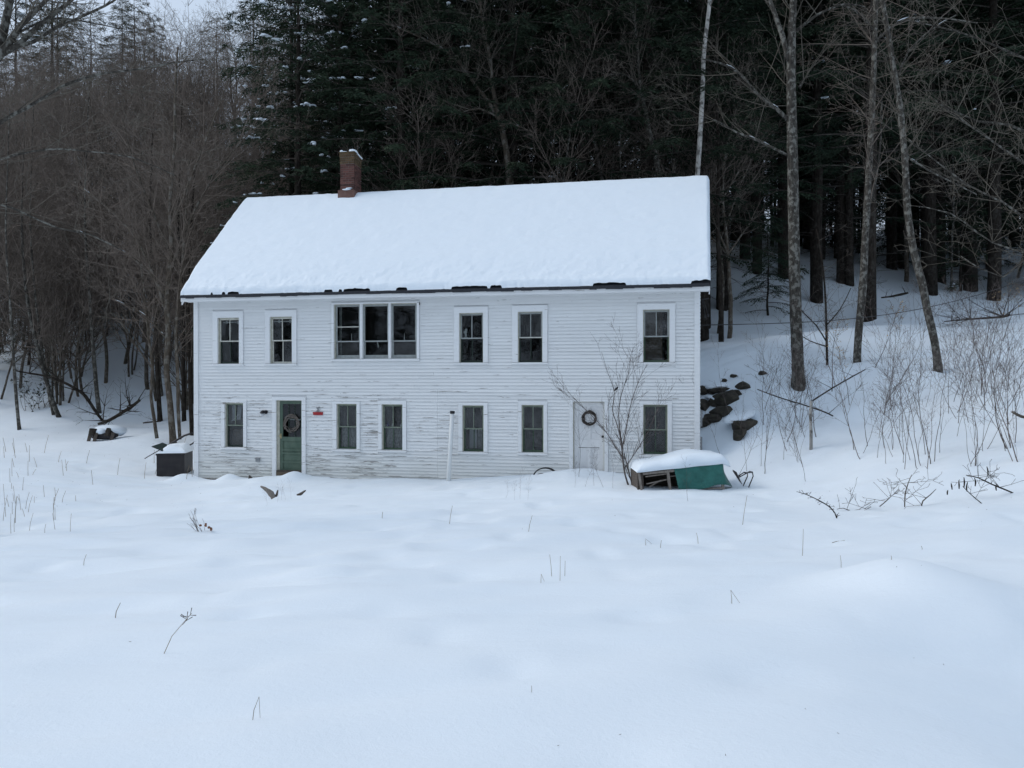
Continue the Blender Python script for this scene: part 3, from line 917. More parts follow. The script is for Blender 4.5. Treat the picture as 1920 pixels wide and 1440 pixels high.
for grp in (UP, LO):
    for d in grp:
        w = casing('window', d, 0.1)
        w['label'] = d['lab']
        s0, s1, z0, z1 = d['O']
        s0 += 0.02; s1 -= 0.02; z1 -= 0.02; z0 += 0.006
        zm = z0 + (z1 - z0) * 0.495
        sash('upper_sash', w, s0, s1, zm - 0.015, z1, 0.035, M[d['up']], 1, 0, stile=0.036, bot=0.035)
        sash('lower_sash', w, s0 + 0.002, s1 - 0.002, z0, zm + 0.018, 0.075, M[d['lo']], 0 if d.get('one') else 1, 0, stile=0.036, top=0.033)
        if d.get('rail'):
            MB().box(s0 + 0.001, s1 - 0.001, 0.028, 0.034, zm - 0.012, zm + 0.014).build('meeting_rail', M['white_sash'], w)
        if d.get('rod'):
            mb = MB().box(s0, s1, 0.16, 0.175, z1 - 0.115, z1 - 0.085)
            mb.build('curtain_rod', M['ornament'], w)
            for k in (0.25, 0.78):
                MB().box(s0 + (s1 - s0) * k - 0.018, s0 + (s1 - s0) * k + 0.018, 0.152, 0.182, z1 - 0.14, z1 - 0.05).build('rod_bracket', M['ornament'], w)
        if d.get('cur'):
            cloth('curtain', w, s0 + 0.05, s1 - 0.03, z0 + 0.03, zm - 0.03, 0.17, 'curtain', 5, 0.022)
        if d.get('drape'):
            cloth('drape', w, s0 + 0.06, s0 + 0.19, zm + 0.12, z1 - 0.02, 0.20, 'pale_cloth', 2, 0.02)
            cloth('drape', w, s0 + 0.27, s0 + 0.40, zm + 0.16, z1 - 0.02, 0.20, 'pale_cloth', 2, 0.02, -0.06)
            MB().bar((s0 + 0.05, 0.22, zm + 0.10), (s0 + 0.33, 0.22, zm + 0.33), 0.03, 0.10, (0, 1, 0)).build('tie_back', M['ornament'], w)
            MB().box(s0 + 0.02, s1 - 0.02, 0.30, 0.36, z0 - 0.1, zm - 0.12).build('cabinet', M['brown_panel'], w)
        if d.get('inner'):
            MB().box(s0 + 0.06, s0 + 0.27, 0.45, 0.47, z0 + 0.05, zm - 0.04).build('inner_panel', M['pale_cloth'], w)
            MB().box(s0 + 0.30, s1 + 0.1, 0.45, 0.47, z0 + 0.05, zm - 0.04).build('inner_panel', M['curtain'], w)
            MB().bar((s0 + 0.40, 0.3, z1 + 0.02), (s0 + 0.56, 0.3, zm + 0.02), 0.02, 0.05, (0, 1, 0)).build('leaning_stick', M['grey_wood'], w)
        if d.get('panel'):
            MB().box(s0 + 0.02, s0 + 0.48, 0.55, 0.58, z0 + 0.02, z1).build('inner_panel', M['brown_panel'], w)
        if d.get('orn'):
            o = MB()
            cx, cz = s0 + 0.13, zm + 0.03
            o.box(cx - 0.045, cx + 0.045, 0.10, 0.125, cz, cz + 0.015)
            o.lump((cx, 0.115, cz + 0.07), 0.03, 0.015, 0.055, rng).lump((cx - 0.012, 0.115, cz + 0.15), 0.045, 0.015, 0.05, rng).lump((cx + 0.012, 0.115, cz + 0.215), 0.035, 0.015, 0.035, rng)
            tag(o.build('window_ornament', M['ornament']), 'small white cut-out figure standing inside an upper window', 'ornament')
            bpy.data.objects['window_ornament'].location = HL; bpy.data.objects['window_ornament'].rotation_euler = (0, 0, -YAW)
        if d.get('bottles'):
            for k, (u, h, r, m_, nm) in enumerate(((0.19, 0.13, 0.030, 'purple_glass', 'purple glass bottle on the rail of a ground floor window'), (0.42, 0.085, 0.026, 'ornament', 'squat white bottle on the rail of a ground floor window'), (0.88, 0.10, 0.030, 'ornament', 'small white bottle at the right end of a ground floor window rail'))):
                x = s0 + (s1 - s0) * u
                b = MB().tube([(x, 0.12, zm + 0.02), (x, 0.12, zm + 0.02 + h * 0.55), (x, 0.12, zm + 0.02 + h * 0.72), (x, 0.12, zm + 0.02 + h)], [r, r, r * 0.4, r * 0.35], 10).build('bottle', M[m_])
                b.location = HL; b.rotation_euler = (0, 0, -YAW)
                tag(b, nm, 'bottle')

# the triple window
def triple():
    w = casing('triple_window', TRI, 0.03)
    w['label'] = 'wide triple window with grey sashes under the eave'
    s0, s1, z0, z1 = TRI['O']
    edges = [front(x, 620)[0] for x in (627.3, 675.5, 680.4, 729, 733.5, 782.5)]
    edges[0], edges[-1] = s0 + 0.02, s1 - 0.02
    for a, b in ((edges[1], edges[2]), (edges[3], edges[4])):
        MB().box(a, b, -0.035, 0.10, z0, z1).build('mullion', M['trim'], w)
    zr = front(700, 639.5)[1]
    for k in range(3):
        a, b = edges[2 * k] + 0.003, edges[2 * k + 1] - 0.003
        sash('upper_sash', w, a, b, zr - 0.02, z1 - 0.02, 0.03, M['grey_sash'], 0, 0, stile=0.05, top=0.05, bot=0.035)
        sash('lower_sash', w, a + 0.004, b - 0.004, z0 + 0.005, zr + 0.01, 0.066, M['grey_sash'], 0, 0, stile=0.045, top=0.03, bot=0.10)
        if k == 0:
            zz = front(650, 613)[1]
            MB().box(a + 0.05, b - 0.05, 0.026, 0.03, zz - 0.012, zz + 0.012).build('cross_bar', M['white_sash'], w)
        if k in (0, 2):
            x = front(656 if k == 0 else 755.5, 630)[0]
            c_ = MB().tube([(x, 0.13, zr + 0.04), (x, 0.13, zr + 0.06), (x, 0.13, zr + 0.20), (x, 0.13, zr + 0.225)], [0.02, 0.009, 0.009, 0.003], 8).build('window_candle', M['ornament'])
            c_.location = HL; c_.rotation_euler = (0, 0, -YAW)
            tag(c_, 'white window candle behind the ' + ('left' if k == 0 else 'right') + ' third of the triple window', 'candle')
        if k == 1:
            x = front(706, 650)[0]
            c_ = MB().tube([(x - 0.02, 0.12, zr - 0.03), (x + 0.01, 0.12, zr - 0.13), (x + 0.012, 0.12, zr - 0.15), (x + 0.015, 0.12, zr - 0.18)], [0.012, 0.02, 0.026, 0.02], 8).build('hanging_ornament', M['ornament'])
            c_.location = HL; c_.rotation_euler = (0, 0, -YAW)
            tag(c_, 'small pale ornament hanging in the middle of the triple window', 'ornament')
    # curtains and pale things deep in the room
    cloth('curtain', w, edges[0] + 0.02, edges[0] + 0.10, z0, z1, 0.24, 'curtain', 2, 0.02)
    # black cap at the end of the head casing
    c = TRI['C']
    MB().tube([(c[1] - 0.05, -0.05, c[3] - 0.03), (c[1] + 0.005, -0.05, c[3] - 0.03), (c[1] + 0.012, -0.05, c[3] - 0.10)], 0.014, 8).build('cable_end', M['black_plastic'], w)
triple()

# ---- the green door
def green_door():
    w = casing('door_frame', GD, 0.1, sill=False)
    s0, s1, z0, z1 = GD['O']
    zb = front(545, 882)[1]
    a, b = s0 + 0.075, s1 - 0.022
    zt = z1 - 0.022
    MB().box(s0 + 0.0185, a - 0.002, 0.02, 0.10, zb, zt).build('door_stop', M['cream'], w)
    MB().box(s0 + 0.002, s1 - 0.002, -0.045, 0.13, zb - 0.045, zb - 0.004).build('threshold', M['dark_wood'], w)
    MB().box(s0 - 0.06, s1 + 0.02, -0.05, 0.12, -0.2, zb - 0.05).build('step', M['brown_panel'], w)
    dz = front(545, 819.5)[1]
    t, th = 0.045, 0.04
    door = MB()
    st = 0.085
    door.box(a, a + st, t, t + th, zb, zt).box(b - st * 0.55, b, t, t + th, zb, zt)
    door.box(a + st, b - st * 0.55, t + 0.001, t + th - 0.001, zt - 0.085, zt)
    rails = [front(545, y)[1] for y in (882, 866.8, 850.3, 844.0, 827.3, 819.5)]
    door.box(a + st, b - st * 0.55, t + 0.001, t + th - 0.001, zb, rails[0] + 0.03)
    ins = [(rails[1], rails[0] + 0.03), (rails[2], rails[1] + 0.0), (rails[3], rails[2]), (rails[4], rails[3])]
    for zz in (rails[1], rails[2], rails[3]):
        door.box(a + st, b - st * 0.55, t + 0.001, t + th - 0.001, zz - 0.022, zz + 0.022)
    door.box(a + st, b - st * 0.55, t + 0.001, t + th - 0.001, rails[4], rails[5])
    door_o = door.build('green_door', M['green_door'], house)
    door_o['label'] = 'worn green panelled door with glazed upper half'
    zs = [rails[0] + 0.03, rails[1], rails[2], rails[3], rails[4]]
    for k in range(4):
        lo = zs[k] + (0.022 if k else 0.0); hi = zs[k + 1] - (0.022 if k < 3 else 0.0)
        MB().hexa([(a + st, t + 0.030, lo), (b - st * 0.55, t + 0.030, lo), (b - st * 0.55, t + 0.036, lo), (a + st, t + 0.036, lo),
                   (a + st, t + 0.030, hi), (b - st * 0.55, t + 0.030, hi), (b - st * 0.55, t + 0.036, hi), (a + st, t + 0.036, hi)]).build('door_panel', M['green_door'], door_o)
    # glazing: three lights across, two high
    g0, g1, y0, y1 = a + st, b - st * 0.55, rails[5], zt - 0.085
    for k in (1, 2):
        x = g0 + (g1 - g0) * k / 3
        MB().box(x - 0.012, x + 0.012, t + 0.006, t + th - 0.006, y0, y1).build('glazing_bar', M['black_sash'], door_o)
    zmid = y0 + (y1 - y0) * 0.55
    MB().box(g0, g1, t + 0.008, t + th - 0.008, zmid - 0.012, zmid + 0.012).build('glazing_bar', M['black_sash'], door_o)
    for i in range(3):
        for j in range(2):
            xa, xb = g0 + (g1 - g0) * i / 3, g0 + (g1 - g0) * (i + 1) / 3
            za, zb_ = (y0, zmid) if j == 0 else (zmid, y1)
            if (i, j) == (0, 0):
                continue
            MB().quad((xa, t + 0.02, za), (xb, t + 0.02, za), (xb, t + 0.02, zb_), (xa, t + 0.02, zb_)).build('pane', M['glass'], door_o)
    MB().box(g0 + 0.07, g1 - 0.1, 0.35, 0.36, zmid - 0.055, zmid - 0.01).build('white_card', M['ornament'], door_o)
    kx, kz = a + 0.028, front(545, 817.5)[1]
    MB().tube([(kx, t, kz), (kx, t - 0.02, kz), (kx, t - 0.035, kz), (kx, t - 0.055, kz), (kx, t - 0.062, kz)], [0.012, 0.012, 0.028, 0.028, 0.012], 10).build('door_knob', M['brass'], door_o, True)
    MB().box(kx - 0.02, kx + 0.02, t - 0.004, t - 0.001, kz - 0.08, kz + 0.06).build('lock_plate', M['brass'], door_o)
    return a, b, t
green_door()

# ---- the white door
def white_door():
    w = casing('door_frame', WD, 0.1, sill=False)
    s0, s1, z0, z1 = WD['O']
    a, b, zt, zb = s0 + 0.022, s1 - 0.022, z1 - 0.022, 0.30
    t, th = 0.04, 0.04
    st = 0.115
    z_lock = front(1104, 832)[1]; z_mid = front(1104, 839)[1]; z_foot = front(1104, 882)[1]
    d = MB()
    d.box(a, a + st, t, t + th, zb, zt).box(b - st, b, t, t + th, zb, zt)
    e = 0.001
    zu = front(1104, 824)[1]
    d.box(a + st, b - st, t + e, t + th - e, zt - 0.11, zt).box(a + st, b - st, t + e, t + th - e, z_mid, zu).box(a + st, b - st, t + e, t + th - e, zb, z_foot)
    m = (a + b) / 2
    d.box(m - 0.05, m + 0.05, t + 2 * e, t + th - 2 * e, zu, zt - 0.11).box(m - 0.05, m + 0.05, t + 2 * e, t + th - 2 * e, z_foot, z_mid - 0.012)
    o = d.build('white_door', M['white_door'], house)
    o['label'] = 'white panelled door with a dark wreath and a gap over its lower panels'
    for xa, xb, za, zb_ in ((a + st, m - 0.05, zu, zt - 0.11), (m + 0.05, b - st, zu, zt - 0.11), (a + st, m - 0.05, z_foot, z_mid - 0.014), (m + 0.05, b - st, z_foot, z_mid - 0.014)):
        MB().box(xa, xb, t + 0.024, t + 0.036, za, zb_).build('door_panel', M['white_door'], o)
    # rot along the bottom rail
    for k in range(5):
        x = a + st + (b - a - 2 * st) * (k + 0.4) / 5
        h = rng.uniform(0.008, 0.03)
        MB().hexa([(x, t - 0.004, z_foot - h), (x + 0.09, t - 0.004, z_foot - h * 1.6), (x + 0.09, t + 0.001, z_foot - h * 1.6), (x, t + 0.001, z_foot - h),
                   (x, t - 0.004, z_foot), (x + 0.09, t - 0.004, z_foot - 0.004), (x + 0.09, t + 0.001, z_foot), (x, t + 0.001, z_foot)]).build('rotten_strip', M['dark_wood'], o)
    MB().box(a + st, b - st, t + 0.02, t + 0.03, z_mid - 0.014, z_mid).build('dark_gap', M['dark_wood'], o)
    kx = front(1130, 818)[0]
    for py, r in ((818.7, 0.032), (801, 0.022)):
        kz = front(1130, py)[1]
        MB().tube([(kx, t + 0.001, kz), (kx, t - 0.025, kz), (kx, t - 0.035, kz), (kx, t - 0.06, kz), (kx, t - 0.066, kz)], [0.014, 0.012, r, r, r * 0.4], 10).build('door_knob', M['black_metal'], o, True)
    kz = front(1130, 828)[1]
    MB().tube([(kx, t, kz), (kx, t - 0.008, kz)], 0.014, 8).build('keyhole_plate', M['grey_metal'], o)
    MB().box(s0 + 0.003, s1 - 0.003, -0.03, 0.13, 0.1, zb - 0.006).build('threshold', M['dark_wood'], w)
white_door()

# ---- small fittings on the wall: lamp, socket, brackets
def fittings():
    s, z = front(497, 773)
    lamp = empty('wall_lamp'); lamp.parent = house
    MB().tube([(s + 0.05, -0.02, z + 0.01), (s + 0.05, -0.045, z + 0.01)], 0.055, 12).build('backplate', M['black_metal'], lamp)
    MB().tube([(s + 0.05, -0.04, z + 0.02), (s + 0.04, -0.12, z + 0.055), (s, -0.13, z + 0.05)], 0.012, 6).build('arm', M['black_metal'], lamp)
    MB().tube([(s, -0.13, z + 0.065), (s, -0.13, z + 0.05), (s, -0.13, z + 0.01), (s, -0.13, z - 0.025)], [0.01, 0.045, 0.075, 0.08], 14).build('lamp_shade', M['black_metal'], lamp, True)
    MB().tube([(s, -0.13, z - 0.026), (s, -0.13, z - 0.07), (s, -0.13, z - 0.105), (s, -0.13, z - 0.115)], [0.05, 0.055, 0.035, 0.01], 12).build('globe', M['pale_cloth'], lamp, True)
    s, z = front(485, 862)
    sock = empty('outdoor_socket'); sock.parent = house
    MB().box(s - 0.065, s + 0.055, -0.075, -0.018, z - 0.05, z + 0.05).build('socket_box', M['grey_metal'], sock)
    MB().hexa([(s - 0.075, -0.10, z + 0.045), (s + 0.07, -0.10, z + 0.045), (s + 0.07, -0.076, z + 0.045), (s - 0.075, -0.076, z + 0.045),
               (s - 0.075, -0.095, z + 0.062), (s + 0.07, -0.095, z + 0.062), (s + 0.07, -0.02, z + 0.066), (s - 0.075, -0.02, z + 0.066)]).build('socket_cover', M['grey_metal'], sock)
    # service bracket and insulators at the right corner
    sv = empty('service_bracket'); sv.parent = house
    s, z = HLEN + 0.02, front(1312, 560)[1]
    MB().bar((s, 0.25, z), (s + 0.22, 0.2, z + 0.02), 0.03, 0.03).build('bracket_arm', M['black_metal'], sv)
    for k, (dx, dz) in enumerate(((0.13, -0.42), (0.20, -0.40))):
        MB().tube([(s + 0.04 + 0.03 * k, 0.2, z), (s + dx * 0.7, 0.19, z + dz * 0.5), (s + dx, 0.18, z + dz)], 0.009, 6).build('drop_wire', M['black_plastic'], sv)
        MB().tube([(s + dx, 0.18, z + dz + 0.02), (s + dx, 0.18, z + dz - 0.06)], [0.02, 0.026], 8).build('insulator', M['black_plastic'], sv)
    for py0, py1 in ((770, 800), (820, 850)):
        z0, z1 = front(1313, py1)[1], front(1313, py0)[1]
        MB().box(HLEN + 0.014, HLEN + 0.07, 0.06, 0.20, z0, z1).build('meter_box', M['grey_metal'], sv)
fittings()

# ---- chimney: brick by brick
def build_chimney():
    t0, t1 = 3.28, 3.90
    def s_at(px, t):
        return front(px, 340, t)[0]
    s0, s1 = s_at(638.5, t0), s_at(664, t0)
    zbot = RIDGE_Z - 0.55
    ztop = front(650, 286, t0)[1]
    ch = empty('chimney'); ch.parent = house
    # cement-coated foot
    zf = front(650, 357, t0 - 0.06)[1]
    MB().hexa([(s0 - 0.05, t0 - 0.10, zbot), (s1 + 0.05, t0 - 0.10, zbot), (s1 + 0.05, t1 + 0.06, zbot), (s0 - 0.05, t1 + 0.06, zbot),
               (s0 - 0.045, t0 - 0.09, zf), (s1 + 0.045, t0 - 0.09, zf), (s1 + 0.045, t1 + 0.05, zf), (s0 - 0.045, t1 + 0.05, zf)]).build('chimney_foot', M['render_coat'], ch)
    zc = ztop - 0.42
    m = 0.012
    MB().box(s0 + m, s1 - m, t0 + m, t1 - m, zf - 0.01, ztop - 0.03).build('mortar_core', M['mortar'], ch)
    shared = {}
    def brick(sa, sb, ta, tb, z, h, mat):
        key = (round(sb - sa, 3), round(tb - ta, 3), mat)
        if key not in shared:
            w, d = sb - sa, tb - ta
            shared[key] = MB().box(0, w, 0, d, 0, h).mesh('brick')
            shared[key].materials.append(M[mat])
        o = link_mesh('brick', shared[key], None, ch)
        o.location = (sa + rng.uniform(-0.003, 0.003), ta + rng.uniform(-0.003, 0.003), z)
    H, J = 0.062, 0.011
    z, k = zf + 0.006, 0
    while z + H < ztop:
        grow = 0.0 if z < zc else (0.010 if z < ztop - 0.16 else 0.022)
        a0, a1, b0, b1 = s0 - grow, s1 + grow, t0 - grow, t1 + grow
        mat = 'brick' if z < zc - 0.02 else 'mossy_brick'
        if grow:
            MB().box(a0 + m, a1 - m, b0 + m, b1 - m, z - J, z + H - 0.004).build('mortar_course', M['mortar'], ch)
        def course(lo, hi, off):
            n = 2
            L = (hi - lo + J) / (n + 0.5)
            cuts, p = [], lo
            seq = ([L, L, L * 0.5] if off else [L * 0.5, L, L])
            for q in seq:
                cuts.append((p, p + q - J)); p += q
            return cuts
        for lo, hi in course(a0, a1, k % 2):
            if z > ztop - 0.13 and rng.random() < 0.3: continue
            brick(lo, hi, b0, b0 + 0.09, z, H, mat)
            if (k % 2) == 0: pass
        for lo, hi in course(b0 + 0.10, b1, (k + 1) % 2):
            brick(a1 - 0.09, a1, lo, hi, z, H, mat)
            brick(a0, a0 + 0.09, lo, hi, z, H, mat)
        z += H + J; k += 1
    top = z
    MB().box(s0 - 0.035, s1 + 0.035, t0 - 0.035, t1 + 0.035, top - J, top + 0.02).build('chimney_cap', M['mossy_brick'], ch)
    sn = MB()
    g = random.Random(5)
    sn.lump((s1 - 0.10, t0 + 0.20, top + 0.045), 0.15, 0.22, 0.10, g, 7, 12, 0.12).lump((s0 + 0.12, t0 + 0.18, top + 0.02), 0.15, 0.2, 0.055, g, 7, 12, 0.12)
    sn.lump((s0 + 0.03, t0 + 0.05, top + 0.05), 0.06, 0.06, 0.05, g, 6, 10)
    for k in range(5):
        sn.lump((s1 + 0.03, t0 + 0.28 + k * 0.08, top + 0.0 - k * 0.012), 0.03, 0.035, 0.03, g, 5, 8)
    sn.lump((s0 + 0.25, t0 - 0.07, zf + 0.015), 0.15, 0.06, 0.03, g, 6, 10)
    sn.lump((s0 + 0.33, t0 - 0.05, zf + 0.06), 0.12, 0.05, 0.022, g, 6, 10)
    o = sn.build('chimney_snow', M['snow'], None, True)
    o.location = HL; o.rotation_euler = (0, 0, -YAW)
    tag(o, 'small caps of snow on top of the brick chimney', 'snow', kind='stuff')
build_chimney()

# ------------------------------------------------------------------ things on and by the house
def place_h(o):
    o.location = HL; o.rotation_euler = (0, 0, -YAW); return o

def wreath(name, label, cx, cz, R, r, t, mat, loose, count, seed):
    g = random.Random(seed)
    root = tag(empty(name, hw(cx, t, cz), -YAW), label, 'wreath')
    def vine(k, spread):
        n = 26
        ph = g.uniform(0, 6.28); rr = R + g.uniform(-spread, spread); f = g.choice((2, 3, 4)); am = g.uniform(0.2, 1) * spread
        pts = []
        arc = g.uniform(0.6, 1.0) * 2 * math.pi
        a0 = g.uniform(0, 6.28)
        for i in range(n + 1):
            a = a0 + arc * i / n
            q = rr + am * math.sin(f * a + ph)
            pts.append((q * math.cos(a), -0.02 + 0.022 * math.sin(f * a + ph * 1.7) - abs(r) * 0.3, q * math.sin(a)))
        return MB().tube(pts, [r * g.uniform(0.7, 1.1) for _ in pts], 5)
    for k in range(count):
        vine(k, loose).build('vine', M[mat], root, True)
    tw = []
    for k in range(count):
        a = g.uniform(0, 6.28); b = a + g.uniform(-0.9, 0.9)
        q = R + g.uniform(-loose, loose)
        p = Vector((q * math.cos(a), -0.03, q * math.sin(a)))
        d = Vector((math.cos(b), g.uniform(-0.2, 0.1), math.sin(b))) * g.uniform(0.04, 0.10)
        tw.append((p, p + d, 0.004, 0.002))
    tag(link_mesh('loose_twigs', segs_mesh('loose_twigs', tw, 3), M[mat], root), kind='stuff')
    return root
sx, sz = front(546.5, 794); wreath('vine_wreath', 'grey twig wreath hanging on the green door', sx, sz, 0.215, 0.008, 0.0, 'twig_grey', 0.040, 11, 3)
sx, sz = front(1105, 784); wreath('vine_wreath', 'dark twig wreath hanging on the white door', sx, sz, 0.165, 0.013, 0.02, 'twig_dark', 0.026, 12, 4)

# red sign with a small iron figure over it
def red_sign():
    s, z = front(597.5, 775.2)
    r = tag(empty('door_sign', hw(s, -0.03, z), -YAW), 'small red board with a metal emblem above it, right of the green door', 'sign')
    b = MB().hexa([(-0.140, -0.03, -0.042), (0.140, -0.03, -0.042), (0.140, 0.0, -0.042), (-0.140, 0.0, -0.042), (-0.150, -0.045, 0.042), (0.150, -0.045, 0.042), (0.150, 0.0, 0.042), (-0.150, 0.0, 0.042)])
    b.build('board', M['red'], r)
    g = random.Random(2)
    e = MB()
    for dx, dz, w, h in ((0.0, 0.10, 0.035, 0.03), (-0.02, 0.155, 0.03, 0.03), (0.03, 0.175, 0.032, 0.026), (0.035, 0.085, 0.02, 0.022), (-0.035, 0.07, 0.018, 0.025)):
        e.lump((dx, -0.012, dz), w, 0.010, h, g, 5, 9, 0.2)
    e.build('emblem', M['grey_metal'], r, True)
    MB().tube([(0.045, -0.012, 0.21), (0.05, -0.012, 0.05)], 0.006, 6).build('hook', M['ornament'], r)
red_sign()

# leaning white pipe
def pipe():
    t = -0.35
    s1, z1 = front(848, 774, t); s0, z0 = front(841, 900, t)
    d = (z0 + 0.4) / (z1 - z0)
    r = tag(empty('standpipe', hw(s0 - (s1 - s0) * d, t, z0 - (z1 - z0) * d), -YAW), 'tall white plastic pipe with black cap standing before the wall', 'pipe')
    L = Vector((s1 - s0, 0, z1 - z0)) * (1 + d)
    MB().tube([(0, 0, 0), L * 0.5, L * 0.99], 0.058, 16).build('pipe_body', M['white_plastic'], r, True)
    u = L.normalized()
    MB().tube([L * 0.992, L * 0.992 + u * 0.07], 0.066, 16).build('pipe_cap', M['black_plastic'], r)
pipe()

# coil of black hose half buried by the wall
def hose():
    s, z = front(1022, 896, -0.3)
    r = tag(empty('hose_coil', hw(s, -0.33, z + 0.02), -YAW), 'coil of black hose half buried in snow against the wall', 'hose')
    g = random.Random(8)
    for k in range(7):
        R = 0.345 - 0.033 * k + g.uniform(-0.01, 0.01)
        if k == 1: R = 0.33
        cx = g.uniform(-0.03, 0.03) - 0.03 * (k > 1)
        cz = -0.05 - (0.09 if k > 1 else 0)
        pts = [(cx + R * math.cos(a), -0.05 * k * 0.5 + 0.03 * math.sin(a * 2 + k), cz + R * 0.9 * math.sin(a)) for a in [2 * math.pi * i / 40 for i in range(41)]]
        MB().tube(pts, 0.011 if k < 1 else 0.017, 6, cap=False).build('hose_loop', M['black_plastic'], r, True)
hose()

# ------------------------------------------------------------------ trees
def unit(v):
    l = math.sqrt(v[0] * v[0] + v[1] * v[1] + v[2] * v[2]) or 1e-9
    return (v[0] / l, v[1] / l, v[2] / l)

def grow(g, segs, p, d, L, r, lvl, P, rmin=0.004):
    """a wandering branch and its side branches, appended to segs as (p, q, r0, r1)"""
    step = P['step'][min(lvl, len(P['step']) - 1)]
    n = max(2, int(L / step))
    st = L / n
    w, up = P['wander'], P['up']
    kids = P['kids'][lvl] if lvl < len(P['kids']) else 0
    # where the side branches leave
    slots = {}
    if kids:
        cnt = max(1, int(round(kids * (0.6 + 0.8 * g.random()) * max(0.35, min(1.0, L / P['refL'][lvl])))))
        for _ in range(cnt):
            u = P['bare'][lvl] + (1 - P['bare'][lvl]) * g.random() ** 0.85
            slots.setdefault(min(n - 1, int(u * n)), []).append(u)
    az = g.uniform(0, 6.283)
    for i in range(n):
        d = unit((d[0] + g.uniform(-w, w), d[1] + g.uniform(-w, w), d[2] + g.uniform(-w, w) + up))
        q = (p[0] + d[0] * st, p[1] + d[1] * st, p[2] + d[2] * st)
        r0 = max(rmin, r * (1 - 0.85 * i / n)); r1 = max(rmin * 0.8, r * (1 - 0.85 * (i + 1) / n))
        segs.append((p, q, r0, r1))
        for u in slots.get(i, ()):
            az += 2.4 + g.uniform(-0.5, 0.5)
            sp = P['spread'][lvl] * g.uniform(0.75, 1.25)
            # perpendicular
            ref = (0, 0, 1) if abs(d[2]) < 0.9 else (1, 0, 0)
            a = unit((d[1] * ref[2] - d[2] * ref[1], d[2] * ref[0] - d[0] * ref[2], d[0] * ref[1] - d[1] * ref[0]))
            b = (d[1] * a[2] - d[2] * a[1], d[2] * a[0] - d[0] * a[2], d[0] * a[1] - d[1] * a[0])
            ca, sa, cs, ss = math.cos(az), math.sin(az), math.cos(sp), math.sin(sp)
            nd = tuple(d[k] * cs + (a[k] * ca + b[k] * sa) * ss for k in range(3))
            ratio = P['ratio'][lvl] * g.uniform(0.65, 1.15) * (1.0 - 0.55 * (i / n))
            grow(g, segs, q, nd, L * ratio, r1 * 0.62, lvl + 1, P, rmin)
        p = q
    return p

def split_segs(segs, rcut):
    return [s for s in segs if s[2] >= rcut], [s for s in segs if s[2] < rcut]

PB_TALL = dict(step=[0.8, 0.45, 0.3, 0.22], wander=0.10, up=0.045, kids=[21, 11, 7], refL=[12, 4, 1.6], bare=[0.26, 0.12, 0.1], spread=[0.80, 0.75, 0.7], ratio=[0.42, 0.46, 0.5])
PB_BRUSH = dict(step=[0.5, 0.35, 0.25, 0.2], wander=0.10, up=0.06, kids=[24, 12, 6], refL=[8, 3, 1.3], bare=[0.10, 0.1, 0.1], spread=[0.65, 0.6, 0.6], ratio=[0.50, 0.48, 0.5])
PB_TWIG = dict(step=[0.35, 0.28, 0.2], wander=0.095, up=0.02, kids=[9, 6, 3], refL=[3, 1.2, 0.5], bare=[0.12, 0.1, 0.1], spread=[0.75, 0.7, 0.7], ratio=[0.45, 0.5, 0.5])
PB_SAP = dict(step=[0.18, 0.12, 0.1], wander=0.13, up=0.025, kids=[11, 4], refL=[2.4, 0.6], bare=[0.22, 0.2], spread=[0.62, 0.65], ratio=[0.36, 0.5])
PB_SHRUB = dict(step=[0.16, 0.12, 0.10, 0.08], wander=0.10, up=0.035, kids=[6, 4, 3], refL=[1.6, 0.8, 0.4], bare=[0.30, 0.2, 0.2], spread=[0.55, 0.55, 0.5], ratio=[0.62, 0.58, 0.5])

def tree_trunk_mb(segs, n, g, jit=0.06):
    """continuous tube along the first unbranched chain of segs"""
    pts, rad = [segs[0][0]], [segs[0][2]]
    for s in segs:
        if (Vector(s[0]) - Vector(pts[-1])).length < 1e-6:
            pts.append(s[1]); rad.append(s[3])
    return pts, rad

def bare_proto(seed, H, R, P, nstems=1, rmin=0.007, lean=0.12, rc=0.028):
    g = random.Random(seed)
    thin, trunks = [], []
    for k in range(nstems):
        segs = []
        d = unit((g.uniform(-lean, lean), g.uniform(-lean, lean), 1))
        b = (0, 0, -0.3) if nstems == 1 else (g.uniform(-0.35, 0.35), g.uniform(-0.35, 0.35), -0.3)
        grow(g, segs, b, d, H * g.uniform(0.85, 1.05), R * g.uniform(0.8, 1.1), 0, P, rmin)
        a, c = split_segs(segs, rc)
        trunks.append(segs_mesh('trunk', a, 6)); thin += c
    return trunks, segs_mesh('crown', thin, 3)

